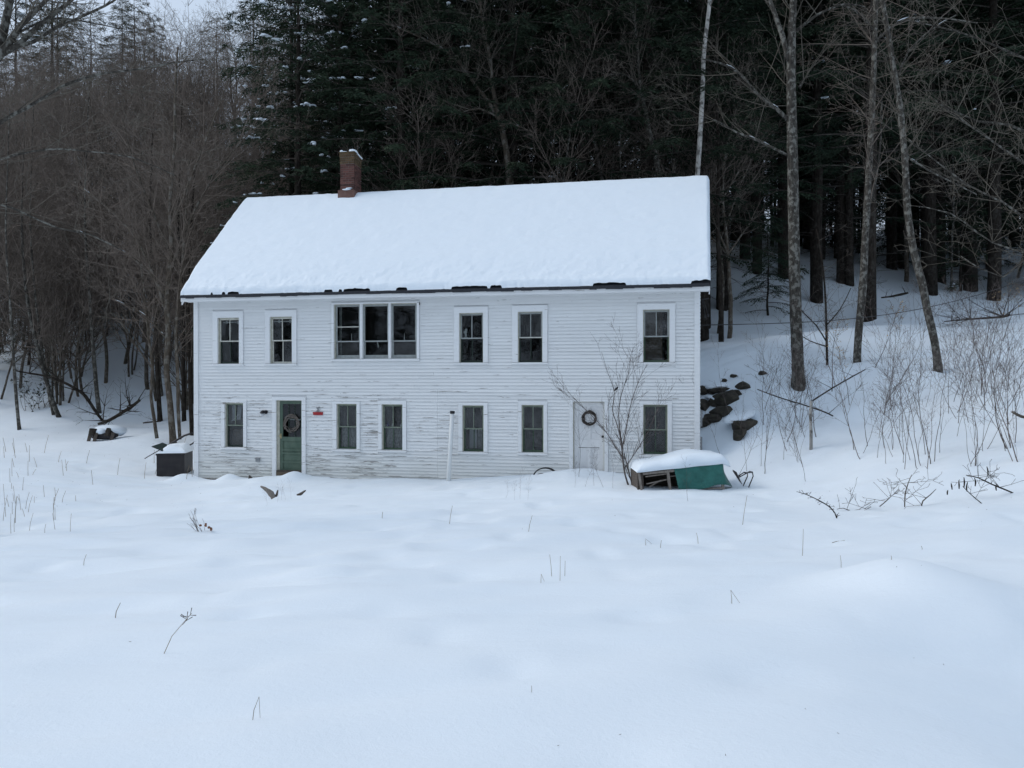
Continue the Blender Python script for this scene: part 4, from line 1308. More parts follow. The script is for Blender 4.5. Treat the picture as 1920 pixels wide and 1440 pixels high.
def hemlock_proto(seed, H, R0, crown0, maxr, nbr, dens, droop=0.35, snow=0, leafL=0.24, leafW=0.052, sparse_low=True):
    """trunk, dead lower limbs, boughs with drooping flat sprays; returns meshes"""
    g = random.Random(seed)
    rs = np.random.RandomState(seed)
    tr, pts, rad = [], [], []
    x = y = 0.0
    n = 14
    for i in range(n + 1):
        u = i / n
        pts.append((x, y, -0.4 + (H + 0.4) * u)); rad.append(max(0.012, R0 * (1 - u) ** 0.85))
        x += g.uniform(-0.06, 0.06); y += g.uniform(-0.06, 0.06)
    tmb = MB().tube(pts, rad, 9, jit=0.07, rng=g)
    trunk = tmb.mesh('trunk', True)
    def axis(z):
        u = (z + 0.4) / (H + 0.4) * n
        i = min(n - 1, int(u)); f = u - i
        return (pts[i][0] * (1 - f) + pts[i + 1][0] * f, pts[i][1] * (1 - f) + pts[i + 1][1] * f)
    limbs, sprays, snowmb = [], [], MB()
    # dead lower branches
    PD = dict(step=[0.3, 0.25], wander=0.14, up=-0.02, kids=[4], refL=[1.6], bare=[0.2], spread=[0.8], ratio=[0.45])
    z = 1.2
    while z < crown0 + 3:
        a = g.uniform(0, 6.283); ax = axis(z)
        grow(g, limbs, (ax[0], ax[1], z), unit((math.cos(a), math.sin(a), g.uniform(-0.2, 0.25))), g.uniform(0.5, 2.2), 0.018, 0, PD, 0.005)
        z += g.uniform(0.12, 0.4)
    for k in range(nbr):
        u = k / nbr
        z = crown0 + (H - crown0) * (u ** 0.9) + g.uniform(-0.15, 0.15)
        z = min(z, H - 0.1)
        prof = math.sin(math.pi * min(1.0, 0.12 + 0.88 * (1 - (z - crown0) / (H - crown0)) ** 0.75) * 0.5)
        if sparse_low and u < 0.12 and g.random() < 0.4: continue
        L = maxr * prof * g.uniform(0.55, 1.1) + 0.25
        a = k * 2.399 + g.uniform(-0.4, 0.4)
        ax = axis(z)
        p = np.array([ax[0], ax[1], z]); d = np.array([math.cos(a), math.sin(a), g.uniform(0.05, 0.35)])
        m = max(4, int(L / 0.3))
        st = L / m
        r = 0.012 + 0.010 * L
        for i in range(m):
            d = d + np.array([g.uniform(-.06, .06), g.uniform(-.06, .06), -droop * 1.3 / m])
            d /= np.linalg.norm(d)
            q = p + d * st
            limbs.append((tuple(p), tuple(q), r * (1 - 0.8 * i / m), r * (1 - 0.8 * (i + 1) / m)))
            if i >= 0.15 * m:
                for s in range(int(dens * st * 10 + g.random())):
                    sprays.append((*(p + (q - p) * g.random()), *d, min(1.0, 0.35 + 0.9 * (1 - i / m))))
                if snow and g.random() < snow and i > 0.4 * m:
                    c = q + np.array([0, 0, 0.05])
                    for _k in range(g.randrange(1, 4)):
                        e = d * g.uniform(-0.22, 0.22)
                        snowmb.lump((c[0] + e[0], c[1] + e[1], c[2] + e[2] + g.uniform(-.03, .03)), g.uniform(0.07, 0.20), g.uniform(0.05, 0.12), g.uniform(0.02, 0.045), g, 4, 7, 0.4)
            p = q
        for s in range(4):
            sprays.append((*p, *d, 0.3))
    S = np.array(sprays)
    nS = len(S)
    # each spray: a twig to one side with leaflets either way, lying roughly flat and drooping
    side = rs.choice([-1, 1], nS)
    D = S[:, 3:6]
    horiz = np.stack([-D[:, 1], D[:, 0], np.zeros(nS)], 1)
    horiz /= np.maximum(np.linalg.norm(horiz, axis=1, keepdims=True), 1e-6)
    tw = D * rs.uniform(0.35, 1.1, (nS, 1)) + horiz * (side * rs.uniform(0.3, 1.1, nS))[:, None]
    tw[:, 2] -= rs.uniform(0.0, 0.75, nS)
    tw /= np.linalg.norm(tw, axis=1, keepdims=True)
    TL = (0.28 + 0.55 * S[:, 6]) * rs.uniform(0.6, 1.2, nS)
    K = 7
    V, idx = [], 0
    nrm = np.cross(tw, np.array([0, 0, 1.0]))
    nrm /= np.maximum(np.linalg.norm(nrm, axis=1, keepdims=True), 1e-6)      # horizontal, across the twig
    for k in range(K):
        u = (k + 0.5) / K
        base = S[:, :3] + tw * (TL * u)[:, None]
        sd = (1 if k % 2 else -1)
        ld = tw * 0.75 + nrm * (sd * rs.uniform(0.5, 1.0, nS))[:, None] + rs.normal(0, 0.18, (nS, 3))
        ld[:, 2] -= 0.12
        ld /= np.linalg.norm(ld, axis=1, keepdims=True)
        LL = leafL * rs.uniform(0.6, 1.25, nS) * (1 - 0.45 * u)
        wv = np.cross(ld, rs.normal(0, 1, (nS, 3)) * 0.45 + np.array([0, 0, 1.0]))
        wv /= np.maximum(np.linalg.norm(wv, axis=1, keepdims=True), 1e-6)
        W = leafW * rs.uniform(0.7, 1.3, nS)
        mid = base + ld * (LL * 0.45)[:, None]
        V.append(np.stack([base, mid + wv * (W * 0.5)[:, None], base + ld * LL[:, None], mid - wv * (W * 0.5)[:, None]], 1))
    V = np.concatenate(V).reshape(-1, 3)
    fol = np_mesh('crown', V, np.arange(len(V)).reshape(-1, 4))
    lim = segs_mesh('dead_branches', limbs, 3)
    sn = snowmb.mesh('snow_clumps', True) if snow and snowmb.v else None
    return trunk, fol, lim, sn

PROTO = {}
def reg(key, parts):
    """parts: list of (name, mesh, material, stuff)"""
    out = []
    for nm, me, mat, stuff in parts:
        if me is None: continue
        if len(me.materials) == 0: me.materials.append(M[mat])
        out.append((nm, me, stuff))
    PROTO[key] = out
def plant(key, name, loc, label, cat, group=None, rz=None, scale=1.0, tilt=(0, 0), g=random):
    r = empty(name, loc, g.uniform(0, 6.283) if rz is None else rz)
    r.rotation_euler[0], r.rotation_euler[1] = tilt
    r.scale = (scale,) * 3 if not hasattr(scale, '__len__') else scale
    for nm, me, stuff in PROTO[key]:
        o = bpy.data.objects.new(nm, me)
        C.objects.link(o)
        o.parent = r
        if stuff: o['kind'] = 'stuff'
    return tag(r, label, cat, group)

def make_protos():
    for i, (sd, H, R, c0, mr, nb, dn, sn) in enumerate(((101, 27, 0.30, 5.0, 4.6, 130, 1.35, 0), (102, 25, 0.27, 3.2, 4.2, 130, 1.45, 0.006), (103, 29, 0.34, 6.5, 4.8, 130, 1.3, 0.008), (104, 22, 0.22, 2.0, 3.6, 120, 1.5, 0.20))):
        t, f, l, s = hemlock_proto(sd, H, R, c0, mr, nb, dn, snow=sn)
        reg('hemlock%d' % i, [('trunk', t, 'bark_dark', 0), ('crown', f, 'needles', 1), ('dead_branches', l, 'twigs_dark', 1), ('snow_clumps', s, 'snow', 1)])
    t, f, l, s = hemlock_proto(111, 7.0, 0.09, 0.5, 2.2, 60, 1.7, droop=0.45, snow=0.03, leafL=0.19, leafW=0.042)
    reg('hemlock_small', [('trunk', t, 'bark_dark', 0), ('crown', f, 'needles', 1), ('dead_branches', l, 'twigs_dark', 1), ('snow_clumps', s, 'snow', 1)])
    t, f, l, s = hemlock_proto(112, 17, 0.18, 2.5, 2.7, 95, 0.75, droop=0.1, leafL=0.28, leafW=0.05)
    reg('spruce_thin', [('trunk', t, 'bark_dark', 0), ('crown', f, 'needles_olive', 1), ('dead_branches', l, 'twigs_dark', 1)])
    t, f, l, s = hemlock_proto(113, 12, 0.14, 1.5, 3.0, 80, 1.0, droop=0.3, leafL=0.26, leafW=0.05)
    reg('pine_olive', [('trunk', t, 'bark_dark', 0), ('crown', f, 'needles_olive', 1), ('dead_branches', l, 'twigs_dark', 1)])
    for i, (sd, H, R) in enumerate(((201, 15, 0.14), (202, 17, 0.17), (203, 13, 0.11), (204, 16, 0.15))):
        a, b = bare_proto(sd, H, R, PB_TALL)
        reg('bare%d' % i, [('trunk', q, 'bark_brown' if i % 2 else 'bark_maple', 0) for q in a] + [('crown', b, 'twigs', 1)])
    for i, (sd, H, R, ns) in enumerate(((211, 8.5, 0.06, 3), (212, 7.0, 0.05, 4), (213, 10, 0.07, 2))):
        a, b = bare_proto(sd, H, R, PB_BRUSH, ns, rmin=0.006, lean=0.25, rc=0.022)
        reg('brush%d' % i, [('trunk', q, 'bark_brown', 0) for q in a] + [('crown', b, 'twigs', 1)])
    for i in range(7):
        g = random.Random(300 + i)
        segs = []
        d = unit((g.uniform(-0.25, 0.25), g.uniform(-0.15, 0.15), 1))
        grow(g, segs, (0, 0, -0.1), d, g.uniform(2.4, 3.8), g.uniform(0.0075, 0.0115), 0, PB_SAP, 0.0026)
        reg('sapling%d' % i, [('stem', segs_mesh('stem', segs, 4), 'sapling', 1)])
    # beech sapling that keeps its leaves
    g = random.Random(320)
    segs = []
    grow(g, segs, (0, 0, -0.1), unit((0.15, 0.0, 1)), 2.4, 0.014, 0, PB_SAP, 0.0035)
    V = []
    for s in segs[6:]:
        if g.random() < 0.5:
            p = Vector(s[1]); a = Vector((g.uniform(-1, 1), g.uniform(-1, 1), g.uniform(-0.8, 0.1))).normalized() * 0.07
            b = a.cross(Vector((g.uniform(-.5, .5), g.uniform(-.5, .5), 1))).normalized() * 0.022
            V += [p, p + a * 0.5 + b, p + a, p + a * 0.5 - b]
    reg('beech', [('stem', segs_mesh('stem', segs, 4), 'sapling', 1), ('leaves', np_mesh('leaves', np.array([tuple(v) for v in V]), np.arange(len(V)).reshape(-1, 4)), 'dead_leaf', 1)])
make_protos()

RNG = random.Random(77)
def inside_house(x, y, m=0.5):
    s = (x - HL.x) * HU.x + (y - HL.y) * HU.y
    t = (x - HL.x) * HN.x + (y - HL.y) * HN.y
    return -m < s < HLEN + m and -m < t < HDEP + m
used = []
def free(x, y, d):
    if inside_house(x, y, 1.2): return False
    for a, b in used:
        if (a - x) ** 2 + (b - y) ** 2 < d * d: return False
    used.append((x, y)); return True
def scatter(n, xr, yr, d, fn, tries=12):
    done = 0
    for _ in range(n * tries):
        if done >= n: break
        Y = RNG.uniform(*yr)
        x = RNG.uniform(xr[0](Y) if callable(xr[0]) else xr[0], xr[1](Y) if callable(xr[1]) else xr[1])
        if free(x, Y, d):
            fn(x, Y, gz(x, Y)); done += 1

# trunks of the right-hand wood whose feet the photograph shows
for px, py, key, sc, lab in ((1355, 580, 'hemlock0', 1.0, 'dark hemlock trunk nearest the right wall of the house, foot low on the slope'),
                        (1532, 566, 'hemlock2', 0.9, 'dark hemlock trunk just right of the thick grey maple, higher on the slope'), (1578, 528, 'hemlock0', 0.95, 'left one of a close pair of dark hemlocks between the maples'),
                        (1592, 535, 'hemlock1', 0.85, 'right one of a close pair of dark hemlocks between the maples'), (1628, 600, 'hemlock2', 0.9, 'dark hemlock trunk right behind the second maple on the bank'),
                        (1745, 552, 'hemlock2', 0.95, 'dark hemlock trunk just right of the leaning birch'), (1762, 530, 'hemlock0', 1.05, 'thickest dark hemlock trunk above the leaning birch foot'),
                        (1470, 520, 'hemlock2', 0.95, 'dark hemlock trunk just left of the thick grey maple, far up the slope'), (1870, 545, 'hemlock1', 0.7, 'shorter dark hemlock near the right edge above the fallen branch'),
                        (1672, 505, 'hemlock2', 0.9, 'dark hemlock trunk far up the slope left of the leaning birch'), (1420, 512, 'hemlock0', 0.9, 'dark hemlock trunk between the house and the thick grey maple, far up'),
                        (1818, 520, 'hemlock2', 0.85, 'dark hemlock trunk far up between the leaning birch and the right edge')):
    p = ground_at(px, py, 24)
    used.append((p.x, p.y))
    plant(key, 'hemlock_tree', p, lab, 'tree', 'hemlocks with bare trunks on the right slope', scale=sc, g=RNG)
for _x, _y, _lab in ((-8.6, 31.0, 'nearest the chimney'), (-9.6, 33.5, 'farthest left'), (-7.2, 32.2, 'directly behind the chimney')):
    used.append((_x, _y)); plant('hemlock3', 'hemlock_tree', (_x, _y, gz(_x, _y)), 'hemlock with strings of snow on its boughs, ' + _lab, 'tree', 'snow-flecked hemlocks by the chimney', scale=RNG.uniform(0.95, 1.1), g=RNG)
# the dark wood behind the house and up the right-hand hill
scatter(34, (-8, 9), (30.5, 40), 2.0, lambda x, y, z: plant(RNG.choice(('hemlock1', 'hemlock1', 'hemlock1', 'hemlock0')), 'hemlock_tree', (x, y, z), 'dense dark hemlock standing behind the house roof', 'tree', 'dark hemlocks behind the roof', scale=RNG.uniform(0.85, 1.1), g=RNG))
scatter(46, (lambda Y: -0.15 * Y, lambda Y: 0.74 * Y), (41, 62), 2.4, lambda x, y, z: plant(RNG.choice(('hemlock0', 'hemlock2', 'hemlock1')), 'hemlock_tree', (x, y, z), 'dark hemlock deep in the wood behind and right of the house', 'tree', 'hemlocks deep in the wood', scale=RNG.uniform(0.85, 1.15), g=RNG))
scatter(22, (lambda Y: 0.50 * Y, lambda Y: 0.80 * Y), (36, 60), 2.2, lambda x, y, z: plant(RNG.choice(('hemlock0', 'pine_olive', 'hemlock2')), 'evergreen_tree', (x, y, z), 'olive or dark evergreen at the right edge of the wood', 'tree', 'evergreens at the right edge', scale=RNG.uniform(0.9, 1.2), g=RNG))
# left hillside: bare hardwoods
scatter(80, (lambda Y: -0.78 * Y, lambda Y: -0.20 * Y), (35, 60), 1.5, lambda x, y, z: plant('bare%d' % RNG.randrange(4), 'bare_tree', (x, y, z), 'leafless grey-brown tree on the wooded hillside left of the house', 'tree', 'bare trees on the left hillside', scale=RNG.uniform(0.55, 0.85), g=RNG))
scatter(135, (lambda Y: -0.76 * Y, lambda Y: -0.18 * Y), (54, 86), 1.5, lambda x, y, z: plant('bare%d' % RNG.randrange(4), 'bare_tree', (x, y, z), 'leafless tree high on the far left hillside', 'tree', 'bare trees high on the left hill', scale=RNG.uniform(0.6, 0.9), g=RNG))
scatter(110, (lambda Y: -0.74 * Y, lambda Y: -0.24 * Y), (34.5, 64), 1.0, lambda x, y, z: plant('brush%d' % RNG.randrange(3), 'brush_tree', (x, y, z), 'many-stemmed leafless brush among the trees left of the house', 'shrub', 'leafless brush on the left hillside', scale=RNG.uniform(0.7, 1.15), g=RNG))
scatter(46, (lambda Y: -0.74 * Y, lambda Y: -0.22 * Y), (36, 50), 1.4, lambda x, y, z: plant('hemlock_small', 'young_hemlock', (x, y, z), 'young green hemlock among bare trees left of the house', 'tree', 'young hemlocks left of the house', scale=RNG.uniform(0.7, 1.2), g=RNG))
scatter(12, (lambda Y: -0.64 * Y, lambda Y: -0.22 * Y), (86, 100), 3.0, lambda x, y, z: plant(RNG.choice(('spruce_thin', 'spruce_thin', 'hemlock3')), 'spruce_tree', (x, y, z), 'thin conifer on the left skyline', 'tree', 'conifers on the left skyline', scale=RNG.uniform(0.8, 1.2), g=RNG))
# bare trees in front of the hemlocks
scatter(14, (-6, 9), (30.4, 33.0), 1.0, lambda x, y, z: plant('bare%d' % RNG.randrange(4), 'bare_tree', (x, y, z), 'leafless tree just behind the house roof', 'tree', 'bare trees just behind the roof', scale=RNG.uniform(0.7, 0.95), g=RNG))
scatter(9, (lambda Y: 0.50 * Y, lambda Y: 0.74 * Y), (37, 47), 1.8, lambda x, y, z: plant('bare%d' % RNG.randrange(4), 'bare_tree', (x, y, z), 'leafless tree in the upper right of the wood edge', 'tree', 'bare trees at the right edge', scale=RNG.uniform(0.7, 1.0), g=RNG))
# low growth that closes the back of the right-hand wood
scatter(40, (lambda Y: 0.18 * Y, lambda Y: 0.80 * Y), (50, 68), 1.5, lambda x, y, z: plant(RNG.choice(('hemlock_small', 'hemlock3', 'pine_olive')), 'young_hemlock', (x, y, z), 'shadowy young evergreen at the back of the right-hand wood', 'tree', 'young evergreens at the back of the wood', scale=RNG.uniform(0.9, 1.5), g=RNG))
for _px, _py, _sc, _lab in ((1440, 592, 0.62, 'young hemlock with drooping boughs just left of the thick grey maple'), (1800, 545, 0.8, 'young hemlock on the slope right of the leaning birch')):
    _p = ground_at(_px, _py, 24); used.append((_p.x, _p.y))
    plant('hemlock_small', 'young_hemlock', _p, _lab, 'tree', 'young hemlocks on the right slope', scale=_sc, g=RNG)
scatter(12, (lambda Y: 0.22 * Y, lambda Y: 0.76 * Y), (48, 54), 1.5, lambda x, y, z: plant('hemlock_small', 'young_hemlock', (x, y, z), 'young hemlock between the trunks on the right slope', 'tree', 'young hemlocks on the right slope', scale=RNG.uniform(0.8, 1.4), g=RNG))
# the wood across the road, behind the camera (it shows in the window panes)
for k in range(44):
    x = -56 + 2.6 * k + RNG.uniform(-1.0, 1.0); y = RNG.uniform(-34, -22)
    plant(RNG.choice(('hemlock3', 'hemlock3', 'hemlock_small')), 'hemlock_tree', (x, y, gz(x, y)), 'hemlock of the wood across the road, opposite the house', 'tree', 'hemlocks across the road', scale=RNG.uniform(0.9, 1.2), g=RNG)

# ------------------------------------------------------------------ single trees that stand out
def pix_line(pts, Y, wobble=0.0, g=None):
    """[(px, py, width px[, extra depth])] -> points and radii"""
    P_, R_ = [], []
    for q in pts:
        yy = Y + (q[3] if len(q) > 3 else 0)
        P_.append(at(q[0], q[1], yy)); R_.append(0.9 * q[2] / F * yy / 2)
    # resample smoothly
    out, rad = [], []
    for i in range(len(P_) - 1):
        p0, p1, p2, p3 = P_[max(0, i - 1)], P_[i], P_[i + 1], P_[min(len(P_) - 1, i + 2)]
        n = max(2, int((p2 - p1).length / 0.35))
        for k in range(n):
            t = k / n
            out.append(0.5 * ((2 * p1) + (p2 - p0) * t + (2 * p0 - 5 * p1 + 4 * p2 - p3) * t * t + (3 * p1 - p0 - 3 * p2 + p3) * t ** 3))
            rad.append(R_[i] * (1 - t) + R_[i + 1] * t)
    out.append(P_[-1]); rad.append(R_[-1])
    return out, rad

def hero(name, label, Y, stem, bark, limbs=(), seed=1, twig='twigs', twig_from=0.4, ntw=20, twL=2.2, group=None, extra_stems=(), leaves=None, snow=True, cat='tree', twr=0.018, foot=True):
    g = random.Random(seed)
    pts, rad = pix_line(stem, Y)
    base = pts[0].copy()
    if foot:
        base.z = gz(base.x, base.y) - 0.15
        pts.insert(0, base); rad.insert(0, rad[0] * 1.15)
        if len(rad) > 3: rad[1] *= 1.12
    root = tag(empty(name, base), label, cat, group)
    loc = lambda L: [p - base for p in L]
    MB().tube(loc(pts), rad, 14, jit=0.05, rng=g).build('trunk', M[bark], root, True)
    segs, sn = [], MB()
    carriers = []
    for st in extra_stems:
        p2, r2 = pix_line(st, Y)
        MB().tube(loc(p2), r2, 10, jit=0.05, rng=g).build('stem', M[bark], root, True)
        carriers.append((p2, r2, 0.3))
    for lb in limbs:
        p2, r2 = pix_line(lb, Y)
        MB().tube(loc(p2), r2, 8, jit=0.08, rng=g).build('limb', M[bark], root, True)
        carriers.append((p2, r2, 0.15))
        if snow:
            for i in range(1, len(p2) - 1):
                d = (p2[i + 1] - p2[i - 1]).normalized()
                if abs(d.z) < 0.8 and g.random() < 0.22:
                    c = p2[i] - base + Vector((0, 0, r2[i] * 0.9))
                    a, b = c - d * g.uniform(0.06, 0.2), c + d * g.uniform(0.06, 0.2)
                    sn.tube([a, c + Vector((0, 0, 0.006)), b], [0.006, max(0.010, r2[i] * 0.5), 0.004], 6)
    carriers.append((pts, rad, twig_from))
    tot = sum(len(c[0]) * (1 - c[2]) for c in carriers)
    for p2, r2, f in carriers:
        m = int(round(ntw * len(p2) * (1 - f) / tot))
        for k in range(m):
            i = min(len(p2) - 2, int((f + (1 - f) * g.random()) * (len(p2) - 1)))
            d = (p2[i + 1] - p2[i]).normalized()
            ref = Vector((g.uniform(-1, 1), g.uniform(-1, 1), g.uniform(-0.3, 0.9)))
            nd = (d * g.uniform(0.2, 0.8) + ref.normalized() * 0.9).normalized()
            p = p2[i] - base
            grow(g, segs, tuple(p), tuple(nd), twL * g.uniform(0.5, 1.2), min(twr, r2[i] * 0.5), 0, PB_TWIG, 0.0036)
    if segs:
        tag(link_mesh('crown', segs_mesh('crown', segs, 3), M[twig], root), kind='stuff')
    if sn.v:
        tag(sn.build('branch_snow', M['snow'], root, True), kind='stuff')
    return root

hero('maple_tree', 'thick grey lichened maple trunk on the snowy bank right of the house', 22.0,
     [(1497, 716, 26), (1494, 640, 24), (1490, 540, 23.5), (1487, 400, 22), (1484, 250, 21), (1482, 120, 18), (1486, 0, 14), (1492, -150, 12), (1484, -300, 8), (1490, -420, 4)],
     'bark_maple', [[(1478, 118, 12), (1466, 70, 11), (1452, 30, 9), (1438, -10, 8), (1420, -90, 6), (1410, -180, 3)],
                    [(1476, 226, 9), (1455, 205, 8), (1436, 193, 7), (1408, 165, 6), (1385, 138, 5), (1350, 120, 4, -0.4), (1312, 112, 2, -0.8)],
                    [(1474, 291, 6), (1450, 279, 5), (1415, 262, 5), (1380, 249, 4), (1352, 232, 3), (1334, 224, 2)],
                    [(1498, 165, 7), (1505, 152, 5), (1511, 143, 3)],
                    [(1492, 60, 7), (1530, 30, 5), (1580, 10, 4), (1620, 15, 2)]], seed=21, ntw=60, twL=2.0, twig='twigs_pale', twig_from=0.45)
hero('maple_tree', 'mottled trunk hung with dead leaves, second from the house on the bank', 24.0,
     [(1607, 668, 14), (1610, 620, 15), (1617, 540, 15.5), (1622, 440, 14), (1629, 300, 12.5), (1636, 150, 11), (1640, 0, 9), (1644, -150, 8), (1650, -300, 4)],
     'bark_maple', [[(1624, 400, 6), (1640, 340, 5), (1650, 260, 4), (1652, 180, 2)], [(1638, 60, 6), (1600, 20, 4), (1560, 10, 2)], [(1638, 80, 6), (1690, 40, 5), (1760, 36, 4), (1830, 45, 2)]], seed=22, ntw=50, twL=2.2)
hero('leaning_birch', 'pale leaning birch with a curved trunk, farthest right on the bank', 22.5,
     [(1759, 688, 16), (1752, 640, 15.5), (1738, 580, 15), (1728, 530, 15), (1712, 470, 14.5), (1700, 390, 13.5), (1696, 310, 13), (1688, 220, 12), (1677, 150, 11), (1664, 70, 10), (1655, 20, 9), (1640, -80, 6), (1630, -160, 3)],
     'bark_maple', [[(1680, 150, 5), (1700, 100, 4), (1740, 60, 3), (1790, 30, 2)], [(1692, 290, 5), (1740, 320, 4), (1800, 350, 3), (1830, 365, 2)]], seed=23, ntw=42, twL=2.0, twig='twigs_pale')
hero('white_birch', 'slim white birch rising behind the right end of the roof', 28.4,
     [(1306, 345, 10), (1311, 270, 10), (1316, 180, 9), (1319, 100, 8.5), (1328, 20, 8), (1334, -60, 7), (1338, -180, 4)],
     'bark_birch', [], seed=24, ntw=10, twL=1.8, twig_from=0.6)
hero('forked_hardwood', 'crooked tree behind the roof with snow along its left-leaning limb', 30.2,
     [(956, 340, 14), (950, 290, 13), (943, 250, 12), (934, 215, 11), (924, 165, 8), (920, 115, 7), (905, 50, 6), (900, -30, 5), (905, -130, 3)],
     'bark_brown', [[(940, 235, 9), (918, 195, 8), (890, 158, 7), (860, 118, 6), (826, 92, 5), (790, 72, 4), (750, 55, 3), (715, 42, 2)], [(935, 222, 5), (900, 205, 4), (865, 212, 3), (830, 220, 2)],
                    [(938, 235, 4), (990, 235, 3), (1020, 205, 2.5), (1060, 165, 2), (1110, 140, 1.5)]], seed=25, ntw=110, twL=2.2, twig='twigs_pale')
hero('pale_hardwood', 'pale bent trunk behind the right half of the roof', 29.8,
     [(1236, 345, 12), (1228, 290, 11), (1215, 240, 10), (1206, 190, 8), (1200, 165, 6), (1196, 110, 5), (1190, 50, 4), (1180, -20, 3)],
     'bark_maple', [[(1204, 180, 5), (1185, 150, 4), (1160, 140, 3), (1120, 148, 2.5), (1080, 170, 2)], [(1200, 165, 4), (1196, 200, 3), (1165, 240, 2.5), (1163, 320, 2)]], seed=26, ntw=80, twL=2.0, twig='twigs_pale')
hero('slender_hardwood', 'slender lichened trunk behind the middle right of the roof', 31.0,
     [(1130, 345, 7), (1118, 280, 7), (1111, 220, 6), (1108, 150, 5), (1104, 60, 4), (1108, -60, 3)],
     'bark_maple', [], seed=27, ntw=50, twL=2.0)
hero('dark_hardwood', 'dark thin trunk with a burl hanging on the right slope by the house corner', 30.0,
     [(1352, 585, 10), (1349, 520, 9), (1345, 420, 8), (1347, 300, 7), (1343, 180, 6), (1345, 40, 5), (1350, -80, 3)], 'bark_dark', [], seed=28, ntw=14, twL=1.6, twig_from=0.5)
# clump of brown stems at the left corner of the house
hero('hardwood_clump', 'clump of brown hardwood stems just left of the house', 28.0,
     [(324, 826, 13), (319, 760, 12), (312, 690, 11), (316, 620, 11), (313, 560, 10), (322, 470, 9), (320, 380, 8), (328, 280, 6), (330, 180, 5), (335, 90, 3)],
     'bark_brown', [[(316, 600, 6), (290, 520, 5), (250, 440, 4), (190, 380, 3), (150, 350, 2)], [(318, 520, 6), (345, 440, 5), (390, 350, 4), (450, 270, 3), (520, 210, 1.5)], [(314, 560, 5), (270, 500, 4), (210, 460, 3), (140, 430, 1.5)], [(318, 470, 5), (280, 380, 4), (250, 300, 3), (230, 220, 2)],
                    [(320, 430, 5), (360, 330, 4), (400, 230, 3), (430, 150, 2)], [(316, 640, 4), (270, 590, 3), (210, 560, 2)]],
     seed=31, ntw=190, twL=2.6, extra_stems=[[(294, 822, 7), (288, 780, 7), (283, 740, 6), (286, 690, 6), (280, 640, 5), (272, 560, 4), (262, 470, 3)], [(337, 824, 7), (334, 770, 7), (333, 700, 7), (330, 620, 6), (340, 520, 5), (348, 420, 4), (356, 300, 3)]], twig_from=0.35)
hero('dark_hardwood', 'dark trunk half hidden behind the left corner board', 29.5,
     [(360, 812, 9), (357, 740, 9), (356, 660, 8), (352, 560, 7), (356, 470, 6), (362, 380, 4), (366, 320, 3)], 'bark_dark', [], seed=32, ntw=40, twL=2.0, twig_from=0.3)
for k, (x0, x1, y0, w) in enumerate(((110, 50, 782, 9), (100, 66, 778, 6), (36, 20, 806, 7), (186, 168, 776, 9), (300, 290, 790, 10), (345, 343, 790, 9))):
    p = ground_at(x0, y0, 27)
    hero('hillside_tree', ('leaning grey trunk at the foot of the left hillside', 'thinner trunk leaning beside the leaning grey one', 'straight trunk near the left edge of the picture', 'trunk with a swollen foot behind the buried stumps', 'dark upright trunk behind the hardwood clump', 'short dark trunk right behind the hardwood clump')[k], p.y,
         [(x0, y0, w), (x0 * 0.7 + x1 * 0.3, y0 - 50, w * 0.9), (x0 * 0.35 + x1 * 0.65, y0 - 130, w * 0.8), (x1, y0 - 230, w * 0.7), (x1 - 8, y0 - 360, w * 0.5), (x1 - 4, y0 - 500, w * 0.3), (x1, y0 - 600, 1.5)],
         'bark_maple' if k < 4 else 'bark_dark', [], seed=40 + k, ntw=60, twL=2.4, twig_from=0.25)
# big roadside tree whose limbs hang into the upper left corner
def corner_tree():
    Y = 13.0
    hero('roadside_maple', 'near tree whose grey limbs reach into the upper left corner', Y,
         [(-120, 1000, 60), (-115, 700, 52), (-100, 420, 44), (-70, 240, 34), (-30, 130, 26), (0, 92, 18), (14, 40, 15), (26, -20, 12), (40, -120, 6)],
         'bark_maple', [[(-40, 150, 20), (0, 108, 16), (22, 78, 14), (40, 52, 11), (70, 22, 9), (98, -8, 8), (140, -60, 4)],
                        [(0, 106, 12), (36, 86, 11), (62, 62, 10), (95, 35, 8), (128, 10, 7), (150, -12, 6), (190, -60, 3)],
                        [(30, 88, 8), (66, 80, 7), (100, 58, 6), (140, 40, 5), (180, 22, 5), (215, 4, 4), (260, -30, 2)],
                        [(40, 62, 5), (80, 42, 4), (120, 36, 4), (170, 44, 3), (230, 56, 2)],
                        [(-60, 300, 12), (0, 232, 8), (50, 205, 7), (90, 180, 6.5), (130, 158, 6), (180, 142, 5), (220, 136, 4), (270, 130, 4), (320, 120, 3), (390, 112, 1.5)],
                        [(-70, 330, 9), (0, 300, 5), (60, 285, 4.5), (110, 280, 4), (170, 285, 3), (250, 296, 2.5), (330, 330, 1.5)],
                        [(-60, 400, 8), (0, 384, 4), (50, 402, 4), (110, 428, 3.5), (170, 440, 3), (230, 470, 2)]],
         seed=51, ntw=90, twL=1.6, twr=0.012, twig='twigs_pale', twig_from=0.55, snow=False)
corner_tree()
